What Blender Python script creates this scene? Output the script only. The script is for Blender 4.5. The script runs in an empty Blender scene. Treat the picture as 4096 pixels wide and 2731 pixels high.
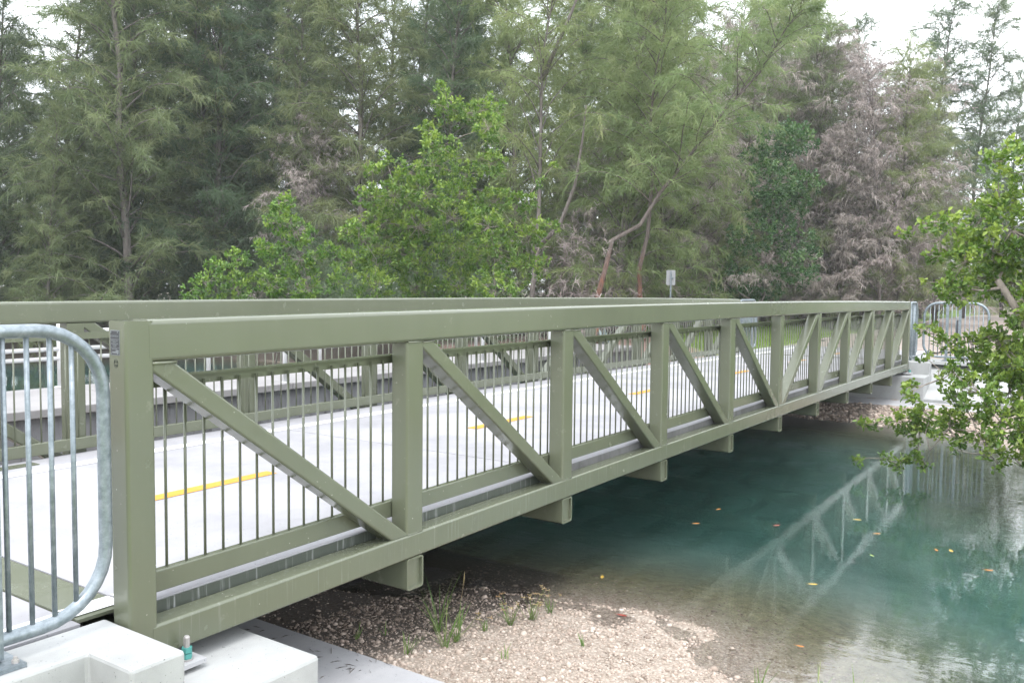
import bpy, math, random
import numpy as np
from mathutils import Matrix, Vector

R = math.radians
random.seed(7)
rng = np.random.default_rng(11)
S = bpy.context.scene
COL = S.collection

# ------------------------------------------------------------------ camera
cam_d = bpy.data.cameras.new("camera")
cam = bpy.data.objects.new("camera", cam_d)
COL.objects.link(cam)
S.camera = cam
CAM = (-2.3364, -3.7362, 1.8104)
yaw, pitch, roll = 0.5999, 0.0590, 0.0103
fw = Vector((math.cos(yaw) * math.cos(pitch), math.sin(yaw) * math.cos(pitch), -math.sin(pitch)))
rt = Vector((math.sin(yaw), -math.cos(yaw), 0.0))
up = rt.cross(fw)
r2 = rt * math.cos(roll) + up * math.sin(roll)
u2 = -rt * math.sin(roll) + up * math.cos(roll)
cam.matrix_world = Matrix(((r2.x, u2.x, -fw.x, CAM[0]), (r2.y, u2.y, -fw.y, CAM[1]),
                           (r2.z, u2.z, -fw.z, CAM[2]), (0, 0, 0, 1)))
cam_d.sensor_width = 36.0
cam_d.lens = 3433.2 * 36.0 / 4096.0
cam_d.clip_start = 0.05
cam_d.clip_end = 2000.0

# ------------------------------------------------------------------ world: overcast daylight
SUN_EL, SUN_AZ = R(62), R(205)          # direction the light comes from, azimuth from +x towards +y
W = bpy.data.worlds.new("World")
S.world = W
W.use_nodes = True
nt = W.node_tree
nt.nodes.clear()
out = nt.nodes.new("ShaderNodeOutputWorld")
bg = nt.nodes.new("ShaderNodeBackground")
sky = nt.nodes.new("ShaderNodeTexSky")
sky.sky_type = 'NISHITA'
sky.sun_disc = False
sky.sun_elevation = SUN_EL
sky.sun_rotation = R(90) - SUN_AZ
mix = nt.nodes.new("ShaderNodeMix"); mix.data_type = 'RGBA'
mix.inputs[0].default_value = 0.86
tc = nt.nodes.new("ShaderNodeTexCoord")
nz = nt.nodes.new("ShaderNodeTexNoise"); nz.inputs['Scale'].default_value = 2.2; nz.inputs['Detail'].default_value = 5
cr = nt.nodes.new("ShaderNodeValToRGB")
cr.color_ramp.elements[0].position = 0.3; cr.color_ramp.elements[0].color = (8.2, 8.7, 9.4, 1)
cr.color_ramp.elements[1].position = 0.75; cr.color_ramp.elements[1].color = (10.6, 10.7, 10.8, 1)
nt.links.new(tc.outputs['Generated'], nz.inputs['Vector'])
nt.links.new(nz.outputs['Fac'], cr.inputs['Fac'])
nt.links.new(sky.outputs['Color'], mix.inputs[6])
nt.links.new(cr.outputs['Color'], mix.inputs[7])
nt.links.new(mix.outputs[2], bg.inputs['Color'])
bg.inputs['Strength'].default_value = 0.1
nt.links.new(bg.outputs['Background'], out.inputs['Surface'])

sun_d = bpy.data.lights.new("sun", 'SUN')
sun_d.energy = 0.55
sun_d.angle = R(25)
sun_d.color = (1.0, 0.97, 0.93)
sun = bpy.data.objects.new("sun", sun_d)
COL.objects.link(sun)
sd = Vector((math.cos(SUN_EL) * math.cos(SUN_AZ), math.cos(SUN_EL) * math.sin(SUN_AZ), math.sin(SUN_EL)))
sun.rotation_euler = sd.to_track_quat('Z', 'Y').to_euler()

S.render.engine = 'CYCLES'
S.view_settings.view_transform = 'Standard'
S.view_settings.look = 'None'
S.view_settings.exposure = 2.1
S.view_settings.gamma = 1.0
S.view_settings.use_curve_mapping = False
S.cycles.max_bounces = 10
S.cycles.diffuse_bounces = 6
S.cycles.glossy_bounces = 4
S.cycles.transmission_bounces = 6
S.cycles.transparent_max_bounces = 16
S.cycles.volume_bounces = 0
S.cycles.sample_clamp_indirect = 4.0
S.cycles.use_denoising = True

# ------------------------------------------------------------------ materials
def new_mat(name):
    m = bpy.data.materials.new(name)
    m.use_nodes = True
    t = m.node_tree
    return m, t, t.nodes["Principled BSDF"]

def nd(t, kind, **kw):
    n = t.nodes.new(kind)
    for k, v in kw.items():
        if k in n.inputs: n.inputs[k].default_value = v
        else: setattr(n, k, v)
    return n

def ramp(t, fac, stops):
    n = t.nodes.new("ShaderNodeValToRGB")
    el = n.color_ramp.elements
    while len(el) < len(stops): el.new(0.5)
    for e, (p, c) in zip(el, stops):
        e.position = p
        e.color = (c[0], c[1], c[2], 1) if isinstance(c, (tuple, list)) else (c, c, c, 1)
    t.links.new(fac, n.inputs['Fac'])
    return n.outputs['Color']

def mixc(t, fac, a, b, mode='MIX'):
    n = t.nodes.new("ShaderNodeMix"); n.data_type = 'RGBA'; n.blend_type = mode
    for sock, v in ((n.inputs[0], fac), (n.inputs[6], a), (n.inputs[7], b)):
        if hasattr(v, 'links') or isinstance(v, bpy.types.NodeSocket): t.links.new(v, sock)
        elif isinstance(v, (tuple, list)): sock.default_value = (v[0], v[1], v[2], 1)
        else: sock.default_value = v
    return n.outputs[2]

def noise(t, scale, detail=4, rough=0.55, coord='Object', stretch=None):
    c = t.nodes.new("ShaderNodeTexCoord")
    n = nd(t, "ShaderNodeTexNoise")
    n.inputs['Scale'].default_value = scale
    n.inputs['Detail'].default_value = detail
    n.inputs['Roughness'].default_value = rough
    src = c.outputs[coord]
    if coord == 'World':
        pass
    if stretch:
        mp = t.nodes.new("ShaderNodeMapping"); mp.inputs['Scale'].default_value = stretch
        t.links.new(src, mp.inputs['Vector']); src = mp.outputs['Vector']
    t.links.new(src, n.inputs['Vector'])
    return n.outputs['Fac']

def bump(t, p, h, strength=0.3, dist=0.01):
    b = t.nodes.new("ShaderNodeBump")
    b.inputs['Strength'].default_value = strength
    b.inputs['Distance'].default_value = dist
    t.links.new(h, b.inputs['Height'])
    t.links.new(b.outputs['Normal'], p.inputs['Normal'])

def paint_mat(name, c, rough=0.23, specks=True, streak=0.0):
    m, t, p = new_mat(name)
    base = mixc(t, noise(t, 1.3, 3), [x * 0.93 for x in c], [x * 1.06 for x in c])
    if specks:
        f = ramp(t, noise(t, 55, 2, 0.5), [(0.0, 0.0), (0.745, 0.0), (0.79, 0.55)])
        base = mixc(t, f, base, (0.55, 0.56, 0.5))
        g = ramp(t, noise(t, 7, 6, 0.7), [(0.0, 0.0), (0.62, 0.0), (0.8, 0.25)])
        base = mixc(t, g, base, (0.42, 0.43, 0.38))
    if specks:
        dk = ramp(t, noise(t, 2.5, 4, 0.6, 'Object', (2, 2, 0.4)), [(0.0, 0.0), (0.45, 0.0), (0.8, 0.3)])
        base = mixc(t, dk, base, [x * 0.72 for x in c])
    if streak:
        f = ramp(t, noise(t, 6, 4, 0.7, 'Object', (7, 7, 0.25)), [(0.0, 0.0), (0.56, 0.0), (0.72, streak)])
        base = mixc(t, f, base, (0.55, 0.56, 0.56))
    t.links.new(base, p.inputs['Base Color'])
    r = ramp(t, noise(t, 9, 4), [(0.3, rough * 0.85), (0.7, rough * 1.2)])
    t.links.new(r, p.inputs['Roughness'])
    p.inputs['IOR'].default_value = 1.5
    p.inputs['Coat Weight'].default_value = 0.12; p.inputs['Coat Roughness'].default_value = 0.1
    bump(t, p, noise(t, 120, 2), 0.04, 0.002)
    return m

def concrete_mat(name, c, dirt=0.25, rough=0.9, scale=1.0, stains=0.0, brush=False):
    m, t, p = new_mat(name)
    big = noise(t, 1.1 * scale, 6, 0.6)
    base = mixc(t, ramp(t, big, [(0.3, 0.0), (0.7, 1.0)]), [x * (1 - dirt) for x in c], c)
    f = ramp(t, noise(t, 9 * scale, 8, 0.75), [(0.0, 0.0), (0.55, 0.0), (0.75, 0.35)])
    base = mixc(t, f, base, [x * 0.62 for x in c])
    pit = ramp(t, noise(t, 70, 2, 0.5), [(0.0, 1.0), (0.26, 1.0), (0.30, 0.0)])
    base = mixc(t, pit, base, [x * 0.35 for x in c])
    if stains:
        f = ramp(t, noise(t, 3.0, 7, 0.75, 'Object', (3.0, 3.0, 0.35)), [(0.0, 0.0), (0.54, 0.0), (0.66, stains)])
        base = mixc(t, f, base, (0.035, 0.032, 0.03))
    t.links.new(base, p.inputs['Base Color'])
    p.inputs['Roughness'].default_value = rough
    h = noise(t, 160, 3) if not brush else noise(t, 40, 4, 0.6, 'Object', (0.6, 8, 1))
    bump(t, p, h, 0.25, 0.004)
    return m

M = {}
M['green'] = paint_mat('sage_green_steel_paint', (0.099, 0.108, 0.072))
M['green_drip'] = paint_mat('sage_green_paint_with_drips', (0.099, 0.108, 0.072), 0.23, True, 0.10)
M['green_dark'] = paint_mat('dark_green_steel_form', (0.035, 0.042, 0.032), 0.5, False, 0.35)
M['deck'] = concrete_mat('new_broomed_concrete', (0.31, 0.306, 0.32), 0.34, 0.9, 1.0, 0, True)
M['edge'] = concrete_mat('raw_concrete_slab_edge', (0.115, 0.115, 0.112), 0.5, 0.95, 2.0, 0.7)
M['white_conc'] = concrete_mat('pale_cast_concrete', (0.36, 0.366, 0.36), 0.34, 0.85, 1.4)
M['slab_grey'] = concrete_mat('grey_footing_concrete', (0.36, 0.36, 0.368), 0.28, 0.9, 1.2)
M['old_conc'] = concrete_mat('weathered_old_concrete', (0.19, 0.188, 0.195), 0.2, 0.95, 0.9, 0.75)
M['old_deck'] = concrete_mat('worn_pale_walkway_concrete', (0.25, 0.24, 0.238), 0.22, 0.95, 0.9, 0, True)
M['line'] = concrete_mat('white_road_paint', (0.62, 0.62, 0.62), 0.05, 0.6)
M['yellow'] = concrete_mat('yellow_road_paint', (0.50, 0.235, 0.018), 0.10, 0.6)
M['joint'] = concrete_mat('dark_joint_filler', (0.07, 0.065, 0.065), 0.3, 1.0)
M['white_paint'] = paint_mat('white_pipe_paint', (0.50, 0.50, 0.50), 0.4, False)

m, t, p = new_mat('galvanised_steel'); M['galv'] = m
sp = ramp(t, noise(t, 22, 5, 0.7), [(0.30, (0.12, 0.145, 0.16)), (0.52, (0.19, 0.22, 0.24)), (0.75, (0.29, 0.32, 0.345))])
t.links.new(sp, p.inputs['Base Color'])
p.inputs['Metallic'].default_value = 0.55
t.links.new(ramp(t, noise(t, 30, 6), [(0.3, 0.34), (0.7, 0.55)]), p.inputs['Roughness'])
bump(t, p, noise(t, 26, 5, 0.65), 0.25, 0.004)

m, t, p = new_mat('teal_coated_nut'); M['teal'] = m
p.inputs['Base Color'].default_value = (0.05, 0.22, 0.20, 1); p.inputs['Roughness'].default_value = 0.5
m, t, p = new_mat('zinc_bolt'); M['bolt'] = m
p.inputs['Base Color'].default_value = (0.36, 0.34, 0.33, 1); p.inputs['Metallic'].default_value = 0.4; p.inputs['Roughness'].default_value = 0.5
m, t, p = new_mat('black_plate'); M['black'] = m
p.inputs['Base Color'].default_value = (0.012, 0.013, 0.016, 1); p.inputs['Roughness'].default_value = 0.4
m, t, p = new_mat('silver_print'); M['silver'] = m
p.inputs['Base Color'].default_value = (0.15, 0.165, 0.17, 1); p.inputs['Roughness'].default_value = 0.45
m, t, p = new_mat('black_ink'); M['ink'] = m
p.inputs['Base Color'].default_value = (0.02, 0.025, 0.02, 1); p.inputs['Roughness'].default_value = 0.7
m, t, p = new_mat('bare_aluminium_sign_back'); M['alu'] = m
t.links.new(mixc(t, noise(t, 5, 4), (0.19, 0.193, 0.195), (0.25, 0.25, 0.255)), p.inputs['Base Color'])
p.inputs['Roughness'].default_value = 0.5; p.inputs['Metallic'].default_value = 0.2

def attr(t, name):
    a = t.nodes.new("ShaderNodeAttribute"); a.attribute_name = name
    return a.outputs['Fac']

def leaf_mat(name, c0, c1, c2, rough=0.45, trans=0.35, spec=0.4):
    """c0..c2: leaf colours picked per leaf by the attribute 'tone' and shifted per plant"""
    m, t, p = new_mat(name)
    oi = t.nodes.new("ShaderNodeObjectInfo")
    col = ramp(t, attr(t, 'tone'), [(0.0, c0), (0.55, c1), (1.0, c2)])
    hs = t.nodes.new("ShaderNodeHueSaturation")
    mr = nd(t, "ShaderNodeMapRange"); mr.inputs['To Min'].default_value = 0.485; mr.inputs['To Max'].default_value = 0.515
    t.links.new(oi.outputs['Random'], mr.inputs['Value'])
    t.links.new(mr.outputs['Result'], hs.inputs['Hue'])
    t.links.new(col, hs.inputs['Color'])
    t.links.new(hs.outputs['Color'], p.inputs['Base Color'])
    p.inputs['Roughness'].default_value = rough
    p.inputs['Specular IOR Level'].default_value = spec
    tr = t.nodes.new("ShaderNodeBsdfTranslucent")
    t.links.new(hs.outputs['Color'], tr.inputs['Color'])
    mx = t.nodes.new("ShaderNodeMixShader"); mx.inputs[0].default_value = trans
    o = t.nodes["Material Output"]
    t.links.new(p.outputs['BSDF'], mx.inputs[1]); t.links.new(tr.outputs['BSDF'], mx.inputs[2])
    t.links.new(mx.outputs['Shader'], o.inputs['Surface'])
    return m

M['needle_dark'] = leaf_mat('dark_blue_green_needles', (0.072, 0.108, 0.060), (0.115, 0.160, 0.086), (0.18, 0.22, 0.115), 0.6, 0.5, 0.2)
M['needle_mid'] = leaf_mat('mid_green_needles', (0.115, 0.152, 0.076), (0.178, 0.22, 0.104), (0.265, 0.295, 0.145), 0.6, 0.5, 0.2)
M['needle_light'] = leaf_mat('yellow_green_needles', (0.13, 0.18, 0.075), (0.21, 0.265, 0.11), (0.31, 0.34, 0.16), 0.6, 0.45, 0.2)
M['needle_dead'] = leaf_mat('dead_brown_grey_needles', (0.20, 0.17, 0.155), (0.33, 0.285, 0.262), (0.47, 0.415, 0.385), 0.8, 0.25, 0.1)
M['leaf_bright'] = leaf_mat('bright_buttonwood_leaves', (0.05, 0.115, 0.014), (0.11, 0.20, 0.026), (0.25, 0.34, 0.055), 0.38, 0.35, 0.5)
M['leaf_dark'] = leaf_mat('dark_glossy_leaves', (0.03, 0.075, 0.022), (0.06, 0.125, 0.035), (0.13, 0.20, 0.06), 0.35, 0.3, 0.5)
M['grass'] = leaf_mat('lawn_grass', (0.10, 0.18, 0.02), (0.18, 0.27, 0.035), (0.28, 0.35, 0.08), 0.6, 0.4, 0.2)
M['weed'] = leaf_mat('weed_blades', (0.08, 0.15, 0.035), (0.15, 0.24, 0.065), (0.30, 0.30, 0.14), 0.5, 0.4, 0.3)
M['straw'] = leaf_mat('dry_seed_heads', (0.25, 0.17, 0.08), (0.38, 0.27, 0.13), (0.5, 0.4, 0.22), 0.8, 0.3, 0.2)
M['agave'] = leaf_mat('pale_agave_leaves', (0.22, 0.27, 0.27), (0.35, 0.40, 0.40), (0.5, 0.55, 0.55), 0.5, 0.1, 0.3)

def bark_mat(name, a, b):
    m, t, p = new_mat(name)
    f = noise(t, 5, 8, 0.75, 'Object', (3, 3, 0.6))
    t.links.new(ramp(t, f, [(0.32, a), (0.68, b)]), p.inputs['Base Color'])
    p.inputs['Roughness'].default_value = 0.95
    bump(t, p, noise(t, 18, 6, 0.7, 'Object', (2, 2, 0.4)), 0.8, 0.03)
    return m
M['bark'] = bark_mat('grey_brown_bark', (0.06, 0.05, 0.045), (0.20, 0.175, 0.155))
def bark_zone(name):
    m = bark_mat(name, (0.055, 0.042, 0.036), (0.15, 0.125, 0.11)); t = m.node_tree; p = t.nodes['Principled BSDF']
    src = p.inputs['Base Color'].links[0].from_socket
    g = t.nodes.new('ShaderNodeNewGeometry'); sx = t.nodes.new('ShaderNodeSeparateXYZ'); t.links.new(g.outputs['Position'], sx.inputs[0])
    ad = nd(t, 'ShaderNodeMath'); ad.operation = 'MULTIPLY_ADD'; ad.inputs[1].default_value = 2.6; t.links.new(noise(t, 3, 4), ad.inputs[0]); t.links.new(sx.outputs['Z'], ad.inputs[2])
    dv = nd(t, 'ShaderNodeMath'); dv.operation = 'DIVIDE'; dv.inputs[1].default_value = 8.0; t.links.new(ad.outputs[0], dv.inputs[0])
    f = ramp(t, dv.outputs[0], [(0.40, 0.0), (0.58, 1.0)])
    o = ramp(t, noise(t, 5, 8, .75, 'Object', (3, 3, .6)), [(0.38, (0.065, 0.04, 0.032)), (0.68, (0.22, 0.09, 0.05))])
    t.links.new(mixc(t, f, o, src), p.inputs['Base Color'])
    return m
M['bark_orange'] = bark_zone('peeling_bark')
_unused = (lambda *a: None)('peeling_orange_bark', (0.10, 0.06, 0.045), (0.42, 0.18, 0.09))
M['bark_dead'] = bark_mat('weathered_dead_bark', (0.09, 0.075, 0.07), (0.24, 0.205, 0.19))
M['twig'] = bark_mat('pale_twig_bark', (0.16, 0.13, 0.11), (0.36, 0.31, 0.26))

# ------------------------------------------------------------------ mesh helpers
def link(name, me, mat=None, parent=None, loc=None):
    o = bpy.data.objects.new(name, me)
    if mat is not None and not me.materials: me.materials.append(mat)
    COL.objects.link(o)
    if parent is not None: o.parent = parent
    if loc: o.location = loc
    return o

def tag(o, label=None, cat=None, group=None, kind=None):
    if label: o['label'] = label
    if cat: o['category'] = cat
    if group: o['group'] = group
    if kind: o['kind'] = kind
    return o

def thing(name, loc, label, cat, group=None):
    o = bpy.data.objects.new(name, None)
    o.empty_display_size = 0.2
    COL.objects.link(o); o.location = loc
    bpy.context.view_layer.update
    return tag(o, label, cat, group)

class MB:
    def __init__(s): s.v = []; s.f = []; s.off = (0, 0, 0)
    def add(s, vs, fs):
        n = len(s.v); ox, oy, oz = s.off
        s.v += [(a - ox, b - oy, c - oz) for a, b, c in vs]
        s.f += [tuple(i + n for i in f) for f in fs]
        return s
    def box(s, x0, x1, y0, y1, z0, z1):
        return s.add([(x0, y0, z0), (x1, y0, z0), (x1, y1, z0), (x0, y1, z0), (x0, y0, z1), (x1, y0, z1), (x1, y1, z1), (x0, y1, z1)],
                     [(0, 3, 2, 1), (4, 5, 6, 7), (0, 1, 5, 4), (1, 2, 6, 5), (2, 3, 7, 6), (3, 0, 4, 7)])
    def hexa(s, b, t):
        """8-corner block from 4 bottom and 4 top corners"""
        return s.add(list(b) + list(t), [(0, 3, 2, 1), (4, 5, 6, 7), (0, 1, 5, 4), (1, 2, 6, 5), (2, 3, 7, 6), (3, 0, 4, 7)])
    def prism(s, poly, z0, z1):
        n = len(poly)
        vs = [(x, y, z0) for x, y in poly] + [(x, y, z1) for x, y in poly]
        fs = [tuple(range(n - 1, -1, -1)), tuple(range(n, 2 * n))] + [(i, (i + 1) % n, n + (i + 1) % n, n + i) for i in range(n)]
        return s.add(vs, fs)
    def sweep(s, rings, closed_ends=True, loop=False):
        n = len(rings[0]); vs = [p for r in rings for p in r]; fs = []
        K = len(rings)
        for k in range(K if loop else K - 1):
            a, b = k * n, ((k + 1) % K) * n
            fs += [(a + i, a + (i + 1) % n, b + (i + 1) % n, b + i) for i in range(n)]
        if closed_ends and not loop:
            fs += [tuple(range(n - 1, -1, -1)), tuple(range((K - 1) * n, K * n))]
        return s.add(vs, fs)
    def tube(s, pts, r, n=8, loop=False):
        P = [Vector(p) for p in pts]; rings = []; K = len(P)
        rr = r if isinstance(r, (list, tuple)) else [r] * K
        d0 = (P[1] - P[0]).normalized()
        u = d0.orthogonal().normalized()
        for k in range(K):
            if loop: d = (P[(k + 1) % K] - P[k - 1]).normalized()
            else: d = (P[min(k + 1, K - 1)] - P[max(k - 1, 0)]).normalized()
            u = (u - d * u.dot(d)).normalized(); w = d.cross(u)
            rings.append([tuple(P[k] + (u * math.cos(2 * math.pi * i / n) + w * math.sin(2 * math.pi * i / n)) * rr[k]) for i in range(n)])
        return s.sweep(rings, True, loop)
    def mesh(s, name, smooth=False):
        me = bpy.data.meshes.new(name)
        me.from_pydata(s.v, [], s.f); me.update()
        if smooth:
            me.polygons.foreach_set('use_smooth', [True] * len(me.polygons))
        return me
    def build(s, name, mat, parent=None, smooth=False, loc=None):
        return link(name, s.mesh(name, smooth), mat, parent, loc)

def rrect(w, h, r, n=4):
    """rounded rectangle outline centred at 0: list of (a, b)"""
    o = []
    for cx, cy, a0 in ((w / 2 - r, h / 2 - r, 0), (-w / 2 + r, h / 2 - r, 90), (-w / 2 + r, -h / 2 + r, 180), (w / 2 - r, -h / 2 + r, 270)):
        for k in range(n + 1):
            a = R(a0 + 90 * k / n); o.append((cx + r * math.cos(a), cy + r * math.sin(a)))
    return o

def smooth_by_angle(o, deg=30):
    me = o.data
    me.polygons.foreach_set('use_smooth', [True] * len(me.polygons))
    try: me.set_sharp_from_angle(angle=R(deg))
    except Exception: pass
    md = o.modifiers.new('wn', 'WEIGHTED_NORMAL'); md.keep_sharp = True; md.weight = 90
    return o

# ------------------------------------------------------------------ bridge
L, PN, BH = 20.0, 10, 1.655
PL = L / PN
HC, HB, SV, YT = 0.2075, 0.163, 0.17, 0.15
YF = 4.34
def zc(x): return 0.045 * (1 - (2 * min(max(x, 0), L) / L - 1) ** 2) - 0.0
bridge = thing('footbridge', (0, 0, 0), 'sage green steel truss footbridge with concrete deck spanning the teal canal', 'bridge')

def member_x(name, x0, x1, y0, y1, z0, z1, mat, r=0.02, parent=bridge, n=24, camber=True):
    """rounded box section running along x and following the camber"""
    prof = rrect(y1 - y0, z1 - z0, r)
    yc, zm = (y0 + y1) / 2, (z0 + z1) / 2
    b = MB()
    xs = [x0 + (x1 - x0) * k / n for k in range(n + 1)]
    b.sweep([[(x, yc + a, zm + c + (zc(x) if camber else 0)) for a, c in prof] for x in xs])
    return smooth_by_angle(b.build(name, mat, parent))

def member_z(name, xa, xb, y0, y1, z0, z1, mat, r=0.018, parent=bridge):
    prof = rrect(xb - xa, y1 - y0, r)
    xm, ym = (xa + xb) / 2, (y0 + y1) / 2
    b = MB(); b.sweep([[(xm + a, ym + c, z) for a, c in prof] for z in (z0, z1)])
    return smooth_by_angle(b.build(name, mat, parent))

def member_d(name, p0, p1, w, y0, y1, mat, r=0.014, parent=bridge):
    """diagonal in an xz plane whose ends are cut horizontally"""
    (ax, az), (bx, bz) = p0, p1
    d = Vector((bx - ax, bz - az)).normalized(); nrm = Vector((-d.y, d.x))
    prof = rrect(w, y1 - y0, r); ym = (y0 + y1) / 2
    rings = []
    for (px, pz) in (p0, p1):
        ring = []
        for a, c in prof:
            q = Vector((px, pz)) + nrm * a
            tt = (pz - q.y) / d.y
            q = q + d * tt
            ring.append((q.x, ym + c, q.y))
        rings.append(ring)
    b = MB(); b.sweep(rings)
    return smooth_by_angle(b.build(name, mat, parent))

def truss(near):
    ys = (lambda a, b: (a, b)) if near else (lambda a, b: (YF - b, YF - a))
    y0, y1 = ys(0, YT)
    member_x('top_chord', 0.060, L - 0.060, y0, y1, BH - HC, BH, M['green'], 0.026)
    member_x('bottom_chord', 0.060, L - 0.060, y0, y1, 0, HB, M['green_drip'] if near else M['green'], 0.016)
    member_z('end_post', -0.061, 0.0885, *ys(0.001, YT - 0.001), 0, BH - 0.006, M['green'])
    member_z('end_post', L - 0.0885, L + 0.061, *ys(0.001, YT - 0.001), 0, BH - 0.006, M['green'])
    yy0, yy1 = ys(0.003, YT - 0.003)
    for i in range(1, PN):
        x = i * PL; c = zc(x)
        v = member_z('vertical_post', x - SV / 2, x + SV / 2, yy0, yy1, HB + c + .001, BH - HC + c - .001, M['green'])
        yb = yy0 if near else yy1
        for zz, rr_ in ((BH - HC + c, .0065), (HB + c, .004)):
            MB().tube([(x - SV / 2 + .012, yb, zz), (x + SV / 2 - .01, yb, zz)], rr_, 6).build('weld_bead', M['green'], v, True)
    for i in range(PN):
        xl, xr = i * PL + SV / 2, (i + 1) * PL - SV / 2
        if i == 0: xl = 0.0885
        if i == PN - 1: xr = L - 0.0885
        cm = zc((xl + xr) / 2)
        up_ = (BH - HC + zc(xl if i < 5 else xr) - .001, HB + zc(xr if i < 5 else xl) + .001)
        if i < 5: p0, p1 = (xl + 0.02, up_[0]), (xr - 0.06, up_[1])
        else: p0, p1 = (xr - 0.02, up_[0]), (xl + 0.06, up_[1])
        d = member_d('diagonal', p0, p1, 0.105, *ys(0.006, 0.144), M['green'])
        yb = ys(0.006, 0.144)[0 if near else 1]
        s_ = 1 if i < 5 else -1
        b = MB(); b.tube([(p0[0] - s_ * .03, yb, p0[1] - .004), (p0[0] + s_ * .10, yb, p0[1] - .004)], 0.009 if i == 0 else 0.006, 6)
        b.build('weld_bead', M['green'], d, True)
    # rail on the deck side
    r0, r1 = ys(0.152, 0.205)
    b = MB()
    xs = [0.09 + (L - 0.18) * k / 24 for k in range(25)]
    a0, a1 = ys(0.197, 0.205)
    b.sweep([[(x, r0, 1.352 + zc(x)), (x, r1, 1.352 + zc(x)), (x, r1, 1.362 + zc(x)), (x, r0, 1.362 + zc(x))] for x in xs])
    b.sweep([[(x, a0, 1.30 + zc(x)), (x, a1, 1.30 + zc(x)), (x, a1, 1.3515 + zc(x)), (x, a0, 1.3515 + zc(x))] for x in xs])
    b.build('top_rail', M['green'], bridge)
    member_x('bottom_rail', 0.09, L - 0.09, r0, r1, 0.262, 0.374, M['green'], 0.008)
truss(True)
truss(False)

# pickets: one shared mesh, individual objects, the farthest ones joined
pb = MB(); pb.tube([(0, 0, 0), (0, 0, 0.952)], 0.0078, 8)
pick_me = pb.mesh('picket', True); pick_me.materials.append(M['green'])
spots = []
for near in (True, False):
    y = 0.180 if near else YF - 0.180
    k = 0
    while True:
        x = 0.256 + 0.1155 * k
        if x > L - 0.15: break
        spots.append((near, x, y)); k += 1
order = sorted(spots, key=lambda s: (s[1] - CAM[0]) ** 2 + (s[2] - CAM[1]) ** 2)
for (nr, x, y) in order[:298]:
    link('picket', pick_me, None, bridge, (x, y, 0.372 + zc(x)))
b = MB()
for (nr, x, y) in order[298:]:
    b.tube([(x, y, 0.372 + zc(x)), (x, y, 1.324 + zc(x))], 0.0078, 6)
if b.v:
    o = b.build('picket_row', M['green'], bridge, True); o['kind'] = 'stuff'

# floor beams with recessed end caps
for i in range(0, PN + 1):
    x = i * PL if 0 < i < PN else (0.03 if i == 0 else L - 0.03)
    c = zc(x) - 0.001
    prof = rrect(SV - .005, 0.217, 0.022)
    inner = rrect(SV - .033, 0.190, 0.012)
    zm = -0.1085 + c
    if i in (0, PN):
        b = MB(); b.box(x - .06, x + .06, 0.16, YF - 0.16, 0.0, 0.12); b.build('floor_beam', M['green'], bridge); continue
    b = MB()
    for ya, sgn in ((0.0, 1), (YF, -1)):
        R1 = [(x + a, ya, zm + q) for a, q in prof]
        R2 = [(x + a, ya, zm + q) for a, q in inner]
        R3 = [(x + a, ya + sgn * 0.022, zm + q) for a, q in inner]
        b.sweep([R1, R2, R3], False)
        n0 = len(b.v) - len(inner)
        b.f.append(tuple(range(n0, n0 + len(inner))))
    b.sweep([[(x + a, yy, zm + q) for a, q in prof] for yy in (0.0, YF)], False)
    smooth_by_angle(b.build('floor_beam', M['green'], bridge))
for ys_ in (0.9, 1.7, 2.6, 3.4):
    member_x('stringer', 0.1, L - 0.1, ys_ - .05, ys_ + .05, 0.0, 0.118, M['green'], 0.01)

# deck: five cast bays with open joints, edge forms, painted lines
DZ = 0.225
for k in range(5):
    x0, x1 = 0.075 + k * 3.97, 0.075 + (k + 1) * 3.97 - 0.014
    b = MB(); n = 8
    b.sweep([[(x, 0.163, 0.128 + zc(x)), (x, YF - 0.163, 0.128 + zc(x)), (x, YF - 0.163, DZ + zc(x)), (x, 0.163, DZ + zc(x))]
             for x in [x0 + (x1 - x0) * j / n for j in range(n + 1)]])
    b.build('deck_panel', M['deck'], bridge)
for near in (True, False):
    for k in range(PN):
        x0, x1 = k * PL + 0.09, (k + 1) * PL - 0.09
        ya, yb = (0.1525, 0.1620) if near else (YF - 0.1620, YF - 0.1525)
        b = MB(); b.sweep([[(x, ya, 0.10 + zc(x)), (x, yb, 0.10 + zc(x)), (x, yb, DZ - .006 + zc(x)), (x, ya, DZ - .006 + zc(x))]
                           for x in [x0 + (x1 - x0) * j / 3 for j in range(4)]])
        b.build('edge_form', M['green_dark'] if k < 2 else M['edge'], bridge)
def strip(name, x0, x1, y0, y1, z, mat, parent, camber=True, wob=0.004):
    n = max(2, int((x1 - x0) / 0.4)); vs = []; fs = []
    for j in range(n + 1):
        x = x0 + (x1 - x0) * j / n
        zz = z + (zc(x) if camber else 0)
        vs += [(x, y0 + random.uniform(-wob, wob), zz), (x, y1 + random.uniform(-wob, wob), zz)]
    for j in range(n): fs.append((2 * j, 2 * j + 2, 2 * j + 3, 2 * j + 1))
    return MB().add(vs, fs).build(name, mat, parent)
strip('edge_line', 0.08, L - 0.08, 0.27, 0.41, DZ + .004, M['line'], bridge)
strip('edge_line', 0.08, L - 0.08, 3.60, 3.76, DZ + .004, M['line'], bridge)
for k in range(5):
    x0 = 1.31 + 4.0 * k
    strip('centre_dash', x0, x0 + 1.18, 1.96, 2.10, DZ + .004, M['yellow'], bridge)
# small clips that hold the far edge
for k in range(7):
    x = 1.15 + 2.0 * k
    MB().box(x, x + .35, YF - 0.42, YF - 0.30, DZ + .001, DZ + .02).build('edge_clip', M['green'], bridge)
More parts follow.
